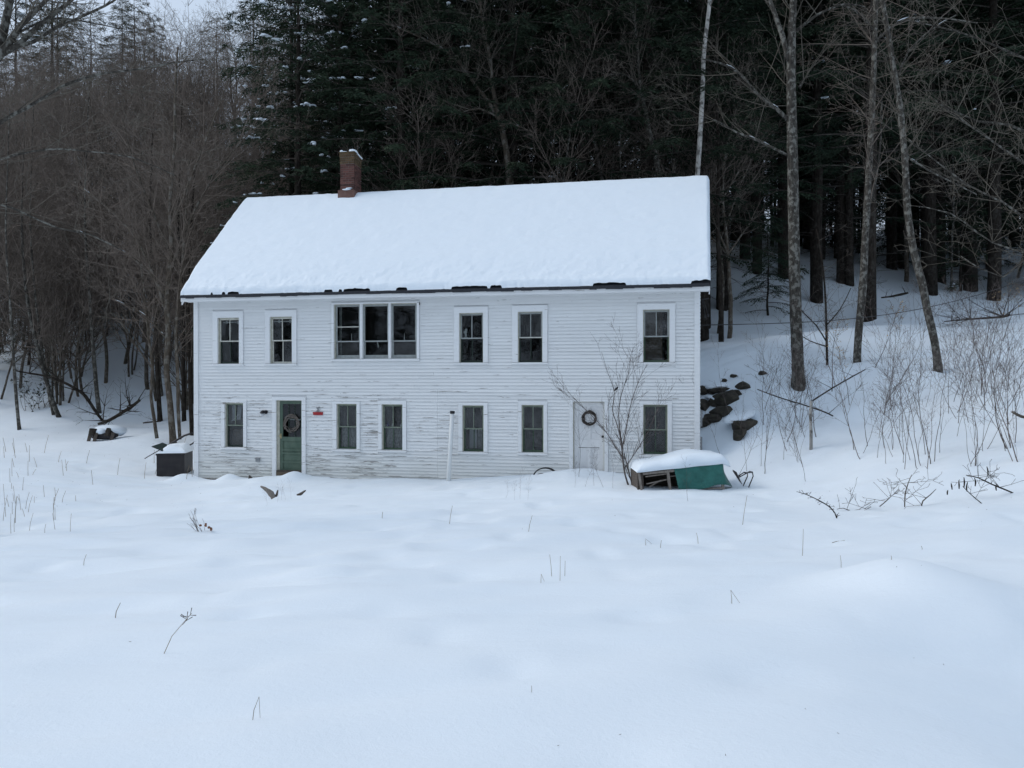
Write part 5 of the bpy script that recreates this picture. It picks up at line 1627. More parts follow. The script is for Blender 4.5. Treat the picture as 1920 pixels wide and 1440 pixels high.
# twigs from the right edge, close to the camera side of the bank
def right_edge_tree():
    hero('roadside_ash', 'near tree outside the right edge whose fine branches sweep in', 17.0,
         [(2050, 900, 40), (2045, 600, 34), (2035, 350, 28), (2020, 150, 22), (2010, -50, 14), (2005, -250, 6)], 'bark_maple',
         [[(2030, 330, 9), (1960, 270, 6), (1890, 235, 5), (1830, 228, 4), (1760, 195, 2)], [(2036, 420, 8), (1960, 340, 5), (1880, 280, 4), (1800, 225, 3), (1740, 180, 1.5)],
          [(2036, 440, 8), (1950, 425, 5), (1880, 380, 4), (1810, 345, 3), (1700, 260, 2)], [(2040, 520, 8), (1940, 480, 4), (1860, 455, 3), (1780, 400, 2.5), (1700, 385, 1.5)],
          [(2024, 200, 8), (1950, 130, 5), (1870, 90, 4), (1790, 60, 3), (1700, 40, 1.5)], [(2040, 560, 7), (1950, 470, 4), (1880, 520, 2), (1800, 480, 1.5)]],
         seed=52, ntw=95, twL=1.7, twr=0.010, twig='twigs_pale', twig_from=0.7, snow=False)
right_edge_tree()

# ------------------------------------------------------------------ saplings and scrub on the bank
def bank():
    g = random.Random(91)
    n = 0
    def sap(px, py, key, sc, lab, grp, lean=None):
        p = ground_at(px, py, 12)
        if inside_house(p.x, p.y, 0.15) or p.y > 34: return
        tl = (g.uniform(-0.2, 0.2), g.gauss(-0.08, 0.24)) if lean is None else lean
        plant(key, 'sapling', p, lab, 'sapling', grp, scale=sc, tilt=tl, g=g)
    cl = [(g.uniform(1530, 1920), g.uniform(705, 890)) for _ in range(17)]
    for k in range(85):
        c = g.choice(cl)
        px = c[0] + g.gauss(0, 16); py = max(690, c[1] + g.gauss(0, 14))
        if py > 880 and px > 1620: py -= 40
        sap(px, py, 'sapling%d' % g.randrange(7), g.uniform(0.35, 1.05), 'thin bare sapling in the thicket on the right-hand snow bank', 'saplings on the right bank')
    for k in range(30):
        sap(g.uniform(1330, 1540), g.uniform(760, 905), 'sapling%d' % g.randrange(7), g.uniform(0.4, 0.95), 'thin bare sapling between the house corner and the thick maple', 'saplings by the house corner')
    for k in range(16):
        sap(g.uniform(1560, 1920), g.uniform(600, 690), 'sapling%d' % g.randrange(7), g.uniform(0.5, 0.9), 'thin bare sapling on the crest of the right-hand bank', 'saplings on the bank crest')
    for px, py, sc in ((1560, 735, 0.9), (1640, 690, 0.9), (1850, 640, 0.7), (1880, 640, 0.8), (1592, 760, 0.7), (1905, 700, 0.8)):
        sap(px, py, 'beech', sc, 'beech sapling still holding tan leaves on the right-hand bank', 'leaf-holding beech saplings')
    # named ones
    hero('young_tree', 'dark young tree between the two thick trunks on the bank', 23.0,
         [(1552, 710, 6), (1550, 650, 5), (1549, 600, 4.5), (1546, 540, 4), (1540, 480, 3), (1530, 430, 2)], 'bark_dark', [[(1549, 640, 3), (1530, 610, 2.5), (1505, 585, 2), (1490, 560, 1.5)], [(1549, 610, 3), (1575, 580, 2), (1595, 540, 1.5)], [(1551, 650, 3), (1520, 640, 2), (1500, 628, 1.5)]], seed=61, ntw=22, twL=0.9, twr=0.007, snow=False)
    hero('snag_stub', 'broken pale sapling stump standing in the scrub', 19.0, [(1521, 808, 6), (1520, 780, 6), (1521, 752, 5)], 'bark_birch', [], seed=62, ntw=2, twL=0.5, twr=0.006, cat='stump')
bank()

def lying(name, label, pts, Y, mat, seed, ntw=8, twL=0.5, cat='branch', n=7, snow=0.0):
    g = random.Random(seed)
    P2, R2 = [], []
    for px, py, w in pts:
        yy = Y if Y else ground_at(px, py, 10).y
        P2.append((px, py, w))
    yy = Y if Y else ground_at(*pts[0][:2], 8).y
    p2, r2 = pix_line(P2, yy)
    base = p2[0].copy()
    root = tag(empty(name, base), label, cat)
    MB().tube([p - base for p in p2], r2, n, jit=0.12, rng=g).build('stem', M[mat], root, True)
    segs = []
    for k in range(ntw):
        i = g.randrange(1, max(2, len(p2) - 1))
        d = Vector((g.uniform(-1, 1), g.uniform(-0.5, 0.5), g.uniform(-0.2, 1))).normalized()
        grow(g, segs, tuple(p2[i] - base), tuple(d), twL * g.uniform(0.4, 1.2), max(0.004, r2[i] * 0.5), 1, PB_TWIG, 0.0035)
    if segs: tag(link_mesh('twigs', segs_mesh('twigs', segs, 3), M[mat], root), kind='stuff')
    return root
lying('fallen_branch', 'dark bare branch lying along the crest of the right-hand bank', [(1770, 603, 2), (1800, 600, 3), (1840, 597, 4), (1880, 594, 5), (1893, 590, 4)], 27.5, 'bark_dark', 71, 26, 1.3)
lying('fallen_branch', 'long thin branch lying across the scrub below the thick maple', [(1523, 752, 3), (1560, 728, 3), (1600, 705, 2.5), (1622, 693, 2)], 20.5, 'bark_dark', 72, 4, 0.6)
lying('fallen_branch', 'dead branch arching over the snow below the thick maple', [(1562, 780, 3), (1540, 770, 3), (1500, 757, 2.5), (1460, 745, 2.5), (1420, 730, 2)], 20.0, 'bark_dark', 73, 10, 0.8)
lying('fallen_log', 'snowy log lying between trunks on the upper right slope', [(1652, 558, 3), (1670, 556, 4), (1690, 552, 5), (1702, 549, 4)], 33.5, 'bark_dark', 74, 3, 0.6, 'log')
lying('fallen_branch', 'mossy branch end poking from the bank at the right edge', [(1898, 772, 5), (1908, 778, 6), (1922, 783, 6), (1935, 788, 5)], 17.5, 'bark_brown', 75, 0, 0.3)
lying('fallen_log', 'dark fallen trunk slanting up from the buried stumps', [(184, 795, 6), (205, 788, 7), (225, 776, 7), (245, 764, 7), (262, 750, 6)], 31.0, 'bark_dark', 76, 14, 1.2, 'log')
lying('bent_sapling', 'dark bent sapling arching down to the snow left of the house', [(192, 789, 5), (175, 765, 6), (160, 742, 6), (140, 728, 5.5), (115, 715, 5), (85, 705, 4), (55, 700, 4), (30, 695, 3)], 31.5, 'bark_dark', 77, 14, 1.4)
lying('fallen_branch', 'thin dark branch on the snow behind the hardwood clump', [(268, 793, 3), (285, 791, 3), (302, 790, 2.5)], 30.0, 'bark_dark', 79, 2, 0.5)
# branches poking from the foreground snow at the right
lying('arching_weed', 'dark arching weed stem with clinging seed husks right of the green tarp', [(1571, 977, 3), (1566, 962, 2.5), (1555, 950, 2.5), (1542, 942, 2.5), (1525, 933, 2), (1508, 926, 1.5), (1494, 922, 1)], 13.0, 'bark_dark', 81, 26, 0.07, 'weed', 5)
lying('buried_branch', 'dark forked branch lying on the snow right of the arching weed', [(1634, 958, 3), (1627, 956, 3), (1610, 956.5, 2.5), (1595, 958, 2), (1582, 953, 1.5), (1570, 955, 1)], 14.0, 'bark_dark', 82, 7, 0.55, 'branch', 5)
lying('buried_branch', 'upright forked twig in the snow at the right', [(1697, 951, 2.5), (1698, 926, 2.5), (1704, 905, 2), (1710, 890, 1)], 13.5, 'bark_brown', 83, 9, 0.5, 'branch', 5)
lying('buried_branch', 'bent twig beside the upright forked twig', [(1729, 952, 2.5), (1731, 940, 2.5), (1745, 928, 2), (1756, 917, 1)], 13.5, 'bark_brown', 84, 4, 0.4, 'branch', 5)
lying('buried_branch', 'long straight twig slanting out of the snow at the right', [(1857, 955, 2), (1840, 943, 2), (1820, 926, 2), (1806, 912, 1.5)], 13.0, 'bark_dark', 85, 4, 0.35, 'branch', 5)
lying('buried_branch', 'largest branch slanting down to the snow at the right edge', [(1914, 931, 3.5), (1890, 920, 3), (1860, 908, 3), (1835, 896, 2.5), (1812, 891, 1.5)], 13.5, 'bark_dark', 86, 12, 0.5, 'branch', 5)
lying('buried_branch', 'tangle of low twigs in the snow between two forked branches', [(1650, 950, 2), (1662, 940, 2), (1672, 930, 1.5), (1668, 930, 1)], 13.8, 'bark_brown', 87, 9, 0.45, 'branch', 5)
for k, (px, py, h) in enumerate(((1786, 918, 12), (1799, 917, 16), (1808, 915, 20), (1814, 922, 18), (1853, 892, 17), (1829, 912, 16), (1869, 920, 12), (1777, 928, 9))):
    lying('cattail_stub', 'short dark dry stub among the twigs at the right', [(px, py, 2), (px - 1 + k % 3, py - h * 0.5, 3.4), (px - 2 + k % 4, py - h, 1.5)], 13.5, 'bark_dark', 120 + k, 0, 0.2, 'weed', 6)['group'] = 'dry stubs at the right'

# ------------------------------------------------------------------ shrub before the white door, with a small bird
def door_shrub():
    Y = 18.6
    g = random.Random(131)
    base = at(1178, 912, Y); base.z = gz(base.x, base.y) - 0.1
    root = tag(empty('bare_shrub', base), 'bare many-branched shrub growing in front of the white door', 'shrub')
    stems = [[(1181, 918, 6), (1172, 890, 5.5), (1168, 862, 5), (1166, 840, 4.5), (1162, 815, 3.5), (1155, 790, 3), (1148, 768, 2.5), (1152, 735, 2), (1140, 700, 1.4), (1128, 660, 0.9)],
             [(1168, 858, 4), (1152, 835, 3), (1138, 812, 2.6), (1120, 790, 2), (1095, 765, 1.5), (1075, 745, 1)],
             [(1166, 842, 4), (1175, 800, 3), (1180, 770, 2.5), (1190, 735, 2), (1202, 705, 1.4), (1214, 682, 0.9)],
             [(1188, 920, 4), (1178, 880, 4), (1170, 850, 3.5)],
             [(1170, 880, 3.5), (1185, 858, 2.5), (1200, 835, 2), (1215, 810, 1.4), (1235, 760, 0.9)],
             [(1166, 830, 3), (1160, 780, 2.5), (1165, 740, 2), (1178, 700, 1.4), (1182, 665, 0.9)]]
    segs = []
    for i, st in enumerate(stems):
        p2, r2 = pix_line([(a, b, w, 0.35 * math.sin(i * 2.1) * (k / len(st))) for k, (a, b, w) in enumerate(st)], Y)
        MB().tube([p - base for p in p2], [q * 0.66 for q in r2], 7, jit=0.08, rng=g).build('stem', M['sapling'], root, True)
        for k in range(12):
            j = g.randrange(len(p2) // 4, len(p2) - 1)
            d = (p2[j + 1] - p2[j]).normalized() + Vector((g.uniform(-0.8, 0.8), g.uniform(-0.5, 0.5), g.uniform(0.0, 0.4)))
            grow(g, segs, tuple(p2[j] - base), unit(d), g.uniform(0.4, 1.0), max(0.0035, r2[j] * 0.35), 1, PB_SHRUB, 0.0026)
    tag(link_mesh('twigs', segs_mesh('twigs', segs, 3), M['sapling'], root), kind='stuff')
    # bird
    b = at(1155, 730, Y)
    br = tag(empty('small_bird', b, 0.6), 'small dark bird perched in the bare shrub', 'bird')
    V = [((-0.075, 0, -0.045), 0.006), ((-0.045, 0, -0.02), 0.014), ((-0.01, 0, 0.0), 0.028), ((0.02, 0, 0.018), 0.030), ((0.038, 0, 0.036), 0.022), ((0.048, 0, 0.048), 0.021), ((0.062, 0, 0.054), 0.012), ((0.078, 0, 0.052), 0.002)]
    MB().tube([v[0] for v in V], [v[1] for v in V], 10).build('body', M['black_metal'], br, True)
    for s in (-1, 1):
        MB().hexa([(-0.05, s * 0.018, -0.03), (0.02, s * 0.030, 0.0), (0.02, s * 0.034, 0.0), (-0.05, s * 0.022, -0.03), (-0.05, s * 0.018, -0.022), (0.025, s * 0.026, 0.03), (0.025, s * 0.032, 0.03), (-0.05, s * 0.022, -0.022)]).build('wing', M['black_metal'], br)
        MB().tube([(0.0, s * 0.008, -0.02), (0.004, s * 0.008, -0.05)], 0.003, 5).build('leg', M['black_metal'], br)
    return base
door_shrub()
def low_scrub():
    g = random.Random(140)
    for k, (px, py, sc) in enumerate(((1078, 915, 0.32), (1097, 913, 0.30), (1114, 911, 0.30), (1132, 914, 0.34), (1150, 916, 0.36), (1205, 912, 0.35), (1290, 940, 0.30), (965, 938, 0.18), (975, 936, 0.2), (990, 938, 0.18), (948, 934, 0.15), (1085, 895, 0.6), (1215, 905, 0.55))):
        p = ground_at(px, py, 10)
        plant('sapling%d' % (k % 7), 'dry_twig', p, 'thin dry twig standing in the snow before the right half of the house', 'twig', 'dry twigs before the house', scale=sc, tilt=(0, g.uniform(-0.3, 0.2)), g=g)
low_scrub()

# ------------------------------------------------------------------ weeds in the open snow
def weeds():
    g = random.Random(150)
    def stalk(px, py, h, lean, lab, grp=None, w=1.4, bend=None, head=False):
        p = ground_at(px, py, 3)
        m = h / F * p.y
        r = 0.62 * w / F * p.y / 2
        root = tag(empty('dry_stalk', p), lab, 'weed', grp)
        lx = lean / F * p.y
        pts = [(0, 0, -0.06), (lx * 0.4, 0, m * 0.45), (lx, 0.02, m)]
        if bend:
            pts.append((lx + bend[0] / F * p.y, 0.02, m - bend[1] / F * p.y))
        MB().tube(pts, [r * 1.2, r, r * 0.8] + ([r * 0.6] if bend else []), 5).build('stem', M['straw'], root)
        if head:
            tw = []
            for k in range(9):
                a = Vector(pts[-1]) * g.uniform(0.7, 1.0); d = Vector((g.uniform(-1, 1), g.uniform(-.5, .5), g.uniform(-0.3, 1))).normalized() * 0.05
                tw.append((a, a + d, r * 0.5, r * 1.3))
            tag(link_mesh('seed_head', segs_mesh('seed_head', tw, 4), M['twigs_dark'], root), kind='stuff')
    L = 'thin dry stalk poking out of the open snow in front of the house'
    G = 'dry stalks in the open snow'
    for px, py, h, lean in ((155, 1062, 20, 4), (716, 974, 12, 1), (842, 985, 34, 6), (990, 998, 30, 8), (1392, 985, 55, 10), (1505, 1043, 50, 3), (1578, 1065, 22, 0), (1035, 1082, 40, -4), (1050, 1090, 46, 1), (1059, 1082, 28, 1), (1310, 1020, 20, -3), (1238, 1028, 14, 3), (997, 1300, 10, 0), (1730, 1032, 6, 0), (1672, 1050, 6, 2)):
        stalk(px, py, h, lean, L, G)
    stalk(213, 1160, 27, 9, 'short dark stalk alone in the snow at lower left', None, 2.2)
    stalk(298, 1228, 75, 58, 'tall leaning weed with a branched seed head at lower left', None, 2.0, None, True)
    stalk(470, 1352, 40, 12, 'folded grass stem nearest the camera at the bottom', None, 2.0, (2, 40))
    stalk(1373, 1133, 24, -1, 'folded grass stem in the snow right of centre', None, 1.6, (17, 24))
    stalk(1014, 1094, 16, 1, 'small folded grass stem left of a tuft of three', None, 1.4, (6, 14))
    stalk(1211, 1023, 12, 0, 'bent grass stem in the snow below the green tarp', None, 1.3, (12, 10))
    stalk(1556, 1020, 3, 14, 'little arched twig lying on the snow at right', None, 2.0, (16, -2))
    for k in range(60):
        px = g.choice((g.uniform(0, 60), g.uniform(0, 150), g.uniform(0, 380)))
        py = g.uniform(845, 1005) if px < 150 else g.uniform(830, 930)
        stalk(px, py, g.uniform(8, 34) * (1.9 if px < 40 and py > 960 else 1), g.uniform(-8, 8), 'fine dry grass stalk in the snowy field at far left', 'grass stalks at far left', 1.1)
    # the red-brown tuft
    p = ground_at(376, 998, 5)
    r = tag(empty('dry_tuft', p), 'tuft of dry reddish weed stems in the snow left of centre', 'weed')
    segs = []
    for k in range(10):
        grow(g, segs, (g.uniform(-0.06, 0.06), g.uniform(-0.05, 0.05), -0.05), unit((g.uniform(-0.75, -0.1), g.uniform(-0.3, 0.3), 1)), g.uniform(0.14, 0.34), 0.004, 2, PB_SHRUB, 0.0025)
    tag(link_mesh('stems', segs_mesh('stems', segs, 3), M['twigs'], r), kind='stuff')
    mb = MB()
    for k in range(7): mb.lump((g.uniform(-0.02, 0.16), g.uniform(-0.03, 0.03), g.uniform(0.0, 0.12)), 0.02, 0.012, 0.018, g, 4, 6, 0.3)
    tag(mb.build('dead_leaves', M['brown_leaf'], r), kind='stuff')
weeds()

# ------------------------------------------------------------------ rocks, logs, and the things left outside
import bmesh
def hull_rock(name, c, rx, ry, rz, g, parent, npts=26):
    """an angular broken stone: the hull of scattered points, edges knocked back a little"""
    bm = bmesh.new()
    for k in range(npts):
        d = Vector((g.gauss(0, 1), g.gauss(0, 1), g.gauss(0, 1))).normalized()
        m = max(abs(d.x), abs(d.y), abs(d.z)) ** 0.55
        q = g.uniform(0.80, 1.05) / m
        bm.verts.new((c[0] + d.x * q * rx, c[1] + d.y * q * ry, c[2] + d.z * q * rz))
    bmesh.ops.convex_hull(bm, input=bm.verts[:])
    for v in [v for v in bm.verts if not v.link_faces]: bm.verts.remove(v)
    bmesh.ops.bevel(bm, geom=bm.edges[:], offset=0.012, segments=1, affect='EDGES')
    me = bpy.data.meshes.new(name); bm.to_mesh(me); bm.free()
    return link_mesh(name, me, M['rock'], parent)
def rock(label, px, py, rx, ry, rz, seed, cap=True, sink=0.1, rot=0.0, tilt=0.0):
    g = random.Random(seed)
    p = ground_at(px, py, 15)
    root = tag(empty('ledge_rock', p + Vector((0, ry * 0.45, rz * (0.55 - sink))), rot), label, 'rock')
    root.rotation_euler[1] = tilt
    hull_rock('stone', (0, 0, 0), rx, ry, rz, g, root)
    for k in range(2):
        hull_rock('stone', (g.uniform(-0.7, 0.7) * rx, -ry * 0.2, g.uniform(-0.6, 0.2) * rz), rx * g.uniform(0.35, 0.55), ry * 0.6, rz * g.uniform(0.3, 0.5), g, root, 18)
    if cap:
        ox, oy = g.uniform(0, 50), g.uniform(0, 50)
        s = MB().lump((g.uniform(-0.1, 0.1) * rx, ry * 0.55, rz * 0.80), rx * g.uniform(0.9, 1.25), ry * 1.1, rz * 0.30 + 0.05, g, 9, 24, 0.05)
        for i, v in enumerate(s.v):
            s.v[i] = (v[0] * (1 + 0.25 * float(vnoise(v[0] * 4 + ox, v[1] * 4))), v[1] - 0.16 * abs(float(vnoise(v[0] * 5 + oy, 3.0))), v[2] + 0.04 * float(vnoise(v[0] * 6 + oy, v[1] * 6)))
        tag(s.build('snow_cap', M['snow'], root, True), kind='stuff')
for k, (lab, px, py, rx, rz, cap, tl) in enumerate((
        ('dark ledge stone against the house corner, topmost of its stack', 1318, 738, 0.20, 0.16, 0, 0.1), ('dark ledge stone against the house corner, in the middle of its stack', 1320, 768, 0.26, 0.20, 0, 0.25),
        ('dark ledge stone against the house corner, lowest of its stack', 1322, 798, 0.30, 0.15, 0, 0.15), ('long thin slab at the upper edge of the ledge', 1350, 735, 0.30, 0.11, 1, -0.1),
        ('biggest angular stone in the middle of the ledge', 1366, 755, 0.34, 0.24, 0, -0.25), ('squat stone under the biggest stone of the ledge', 1358, 778, 0.26, 0.15, 0, -0.3),
        ('flat stone left of the biggest stone of the ledge', 1344, 758, 0.22, 0.12, 1, 0.1), ('sloping slab between the lower ledge stones', 1345, 790, 0.30, 0.13, 0, 0.2),
        ('small dark rock at the right top of the ledge', 1396, 728, 0.17, 0.12, 0, -0.3), ('chip of rock above the biggest ledge stone', 1384, 740, 0.13, 0.09, 0, -0.2),
        ('lone wedge-shaped brown rock below the ledge', 1398, 806, 0.30, 0.24, 1, -0.35), ('narrow brown slab under the lone wedge-shaped rock', 1388, 822, 0.18, 0.14, 0, -0.5))):
    rock(lab, px, py, rx * 1.22, 0.36, rz * 1.22, 500 + k, bool(cap), 0.30, 0.15 * (k % 3), tl)
rock('small tuft-topped stone above the ledge', 1430, 704, 0.13, 0.15, 0.09, 8, False)
rock('small dark stone in the snow above the ledge', 1376, 710, 0.12, 0.12, 0.08, 9, False)
rock('little pointed stone left of the one above the ledge', 1360, 718, 0.11, 0.12, 0.08, 10, False)

def driftwood():
    lying('weathered_stump', 'weathered pointed log sticking out of the snow before the green door', [(513, 934, 11), (508, 926, 12), (500, 919, 9), (494, 915, 6), (488, 912, 3)], 17.8, 'grey_wood', 91, 0, 0.2, 'log', 9)
    lying('weathered_stump', 'small dark splinter beside the weathered pointed log', [(517, 931, 5), (519, 926, 5), (520.5, 919, 2.5)], 17.8, 'dark_wood', 92, 0, 0.2, 'log', 7)
    lying('weathered_stump', 'thin dark root curling from the snow right of the pointed log', [(556, 928, 3), (563, 926.5, 6), (568, 923, 5), (573, 919.5, 2)], 17.8, 'dark_wood', 93, 0, 0.2, 'log', 7)
    g = random.Random(94)
    for k, (px, py) in enumerate(((528, 938), (535, 938), (520, 942), (500, 950), (546, 936))):
        plant('sapling%d' % k, 'dry_twig', ground_at(px, py, 8), 'wiry dry twig by the weathered log before the green door', 'twig', 'dry twigs by the weathered log', scale=0.13, g=g)
    # dark corner of a board showing under the snow hump left of the door
    p = hw(*(lambda q: (q[0], -0.5, q[1]))(front(470, 896, -0.5)))
    tag(MB().hexa([(-0.07, -0.03, -0.06), (0.10, -0.03, -0.06), (0.10, 0.03, -0.06), (-0.07, 0.03, -0.06), (-0.05, -0.03, 0.07), (-0.03, -0.03, 0.07), (-0.03, 0.03, 0.07), (-0.05, 0.03, 0.07)]).build('buried_board', M['dark_wood']), 'dark board corner under a snow hump left of the green door', 'board')
    bpy.data.objects['buried_board'].location = p
    # low dark sill board under the left end of the wall
    s0, z0 = front(367, 897, -0.06); s1, z1 = front(424, 899, -0.06)
    MB().hexa([(s0, -0.10, -0.12), (s1, -0.10, -0.16), (s1, -0.041, -0.16), (s0, -0.041, -0.12), (s0, -0.09, z0 + 0.03), (s1, -0.09, z0 - 0.02), (s1, -0.041, z0 - 0.02), (s0, -0.041, z0 + 0.03)]).build('sill_beam', M['dark_wood'], house)
driftwood()

def bin_and_lid():
    Y = 23.6
    x0, x1 = (293 - 960) / F * Y, (343 - 960) / F * Y
    zt, zb = CAMZ - (851 - HZ) / F * Y, CAMZ - (895 - HZ) / F * Y
    W, H = x1 - x0, zt - zb
    r = tag(empty('storage_bin', (x0, Y, zb), 0.14), 'black square bin with snow on top at the left corner of the house', 'bin')
    D = 0.95
    g = random.Random(6)
    b = MB()
    th = 0.03
    b.box(0, W, 0, th, 0, H).box(0, W, D - th, D, 0, H).box(0, th, th, D - th, 0, H).box(W - th, W, th, D - th, 0, H).box(th, W - th, th, D - th, 0.0, 0.03)
    b.build('bin_body', M['black_metal'], r)
    MB().box(-0.02, W + 0.02, -0.02, 0.012 - 0.014, H - 0.05, H + 0.005).build('rim', M['black_metal'], r)
    MB().box(-0.06, W * 0.25, -0.05, -0.004, -0.02, 0.03).build('foot_board', M['black_metal'], r)
    lid = MB().hexa([(0.08, 0.05, H + 0.16), (0.55, -0.02, H + 0.0), (0.95, 0.8, H + 0.02), (0.2, 0.85, H + 0.2), (0.075, 0.05, H + 0.185), (0.55, -0.02, H + 0.03), (0.95, 0.8, H + 0.05), (0.2, 0.85, H + 0.23)])
    lid = MB().hexa([(-0.17, 0.1, H + 0.20), (0.17, 0.02, H + 0.075), (0.34, 0.55, H + 0.14), (0.0, 0.6, H + 0.27), (-0.17, 0.1, H + 0.225), (0.17, 0.02, H + 0.10), (0.34, 0.55, H + 0.165), (0.0, 0.6, H + 0.295)])
    tag(lid.build('bin_lid', M['dark_green_lid'], None), 'dark green sheet lid tilted up on the snowy black bin', 'lid')
    bpy.data.objects['bin_lid'].location = (x0, Y, zb); bpy.data.objects['bin_lid'].rotation_euler = (0, 0, 0.14)
    # snow heap on the bin
    n = 26
    V, Fc = [], []
    for j in range(n):
        for i in range(n):
            u, v = i / (n - 1), j / (n - 1)
            e = min(u, 1 - u, v, 1 - v)
            h = (0.17 + 0.10 * math.sin(u * 2.2 + 0.5) * v + 0.03 * float(vnoise(u * 4, v * 4))) * math.sqrt(max(0.0, min(1, e / 0.22)))
            if u < 0.32: h *= 0.35 + 0.65 * max(0, (u / 0.32)) if v < 0.5 else 1.0
            V.append((-0.01 + (W + 0.05) * u, -0.02 + (D + 0.04) * v, H + 0.012 + h))
    for j in range(n - 1):
        for i in range(n - 1):
            Fc.append((j * n + i, j * n + i + 1, (j + 1) * n + i + 1, (j + 1) * n + i))
    o = link_mesh('bin_snow', np_mesh('bin_snow', V, Fc, True), M['snow'])
    o.location = (x0, Y, zb); o.rotation_euler = (0, 0, 0.14)
    tag(o, 'rounded heap of snow on the black bin', 'snow', kind='stuff')
    lying('garden_tool', 'long-handled tool leaning across the snow behind the bin', [(271, 860, 2), (276, 857, 1.8), (295, 846, 1.8), (330, 826, 4), (345, 817, 4.5), (361, 812, 4)], 24.6, 'black_metal', 96, 0, 0.2, 'tool', 7)
    lying('garden_tool', 'short dark pole against the house corner behind the bin', [(340, 842, 3), (352, 837, 3.5), (366, 828, 3)], 24.9, 'black_metal', 97, 0, 0.2, 'tool', 7)
    p = ground_at(345, 790, 27)
    q = tag(empty('fence_post', p), 'thin dark post standing in snow just left of the house corner', 'post')
    MB().tube([(0, 0, -0.2), (0.0, 0, 0.3), (0.01, 0, 0.62)], [0.03, 0.028, 0.026], 8).build('post_shaft', M['dark_wood'], q)
bin_and_lid()

def stumps():
    Y = 28.0
    p = ground_at(192, 826, 24)
    Y = p.y
    r = tag(empty('buried_stump', p), 'dark broken stump half buried in snow at far left', 'stump')
    g = random.Random(12)
    k = Y / F
    def X(px): return (px - 192) * k
    def Z(py): return (826 - py) * k
    # hollow log body with two cut posts
    MB().tube([(X(167), 0.1, Z(818)), (X(178), 0, Z(817)), (X(195), 0, Z(817)), (X(210), 0, Z(816)), (X(219), 0.1, Z(817))], [0.05, 0.15, 0.15, 0.18, 0.04], 12, jit=0.14, rng=g).build('log', M['black_metal'], r)
    MB().tube([(X(178), -0.18, Z(815)), (X(178), -0.14, Z(803.5))], [0.14, 0.13], 10, jit=0.1, rng=g).build('cut_post', M['bark_dark'], r)
    MB().tube([(X(208), -0.18, Z(817)), (X(207), -0.16, Z(808)), (X(207), -0.12, Z(803.5))], [0.13, 0.11, 0.08], 10, jit=0.1, rng=g).build('cut_post', M['bark_dark'], r)
    for a in (172, 183, 214):
        MB().bar((X(a), -0.25, Z(829)), (X(a + 3), -0.2, Z(811)), 0.12, 0.03, (0, 1, 0)).build('splinter', M['dark_wood'], r)
    s = MB().lump((X(195), 0.35, Z(810)), 0.62, 0.5, 0.24, g, 8, 16, 0.06).lump((X(191), -0.02, Z(809)), 0.20, 0.22, 0.12, g, 7, 12, 0.08)
    tag(s.build('stump_snow', M['snow'], None, True), 'mound of snow over the buried dark stump at far left', 'snow', kind='stuff')
    bpy.data.objects['stump_snow'].location = p
stumps()

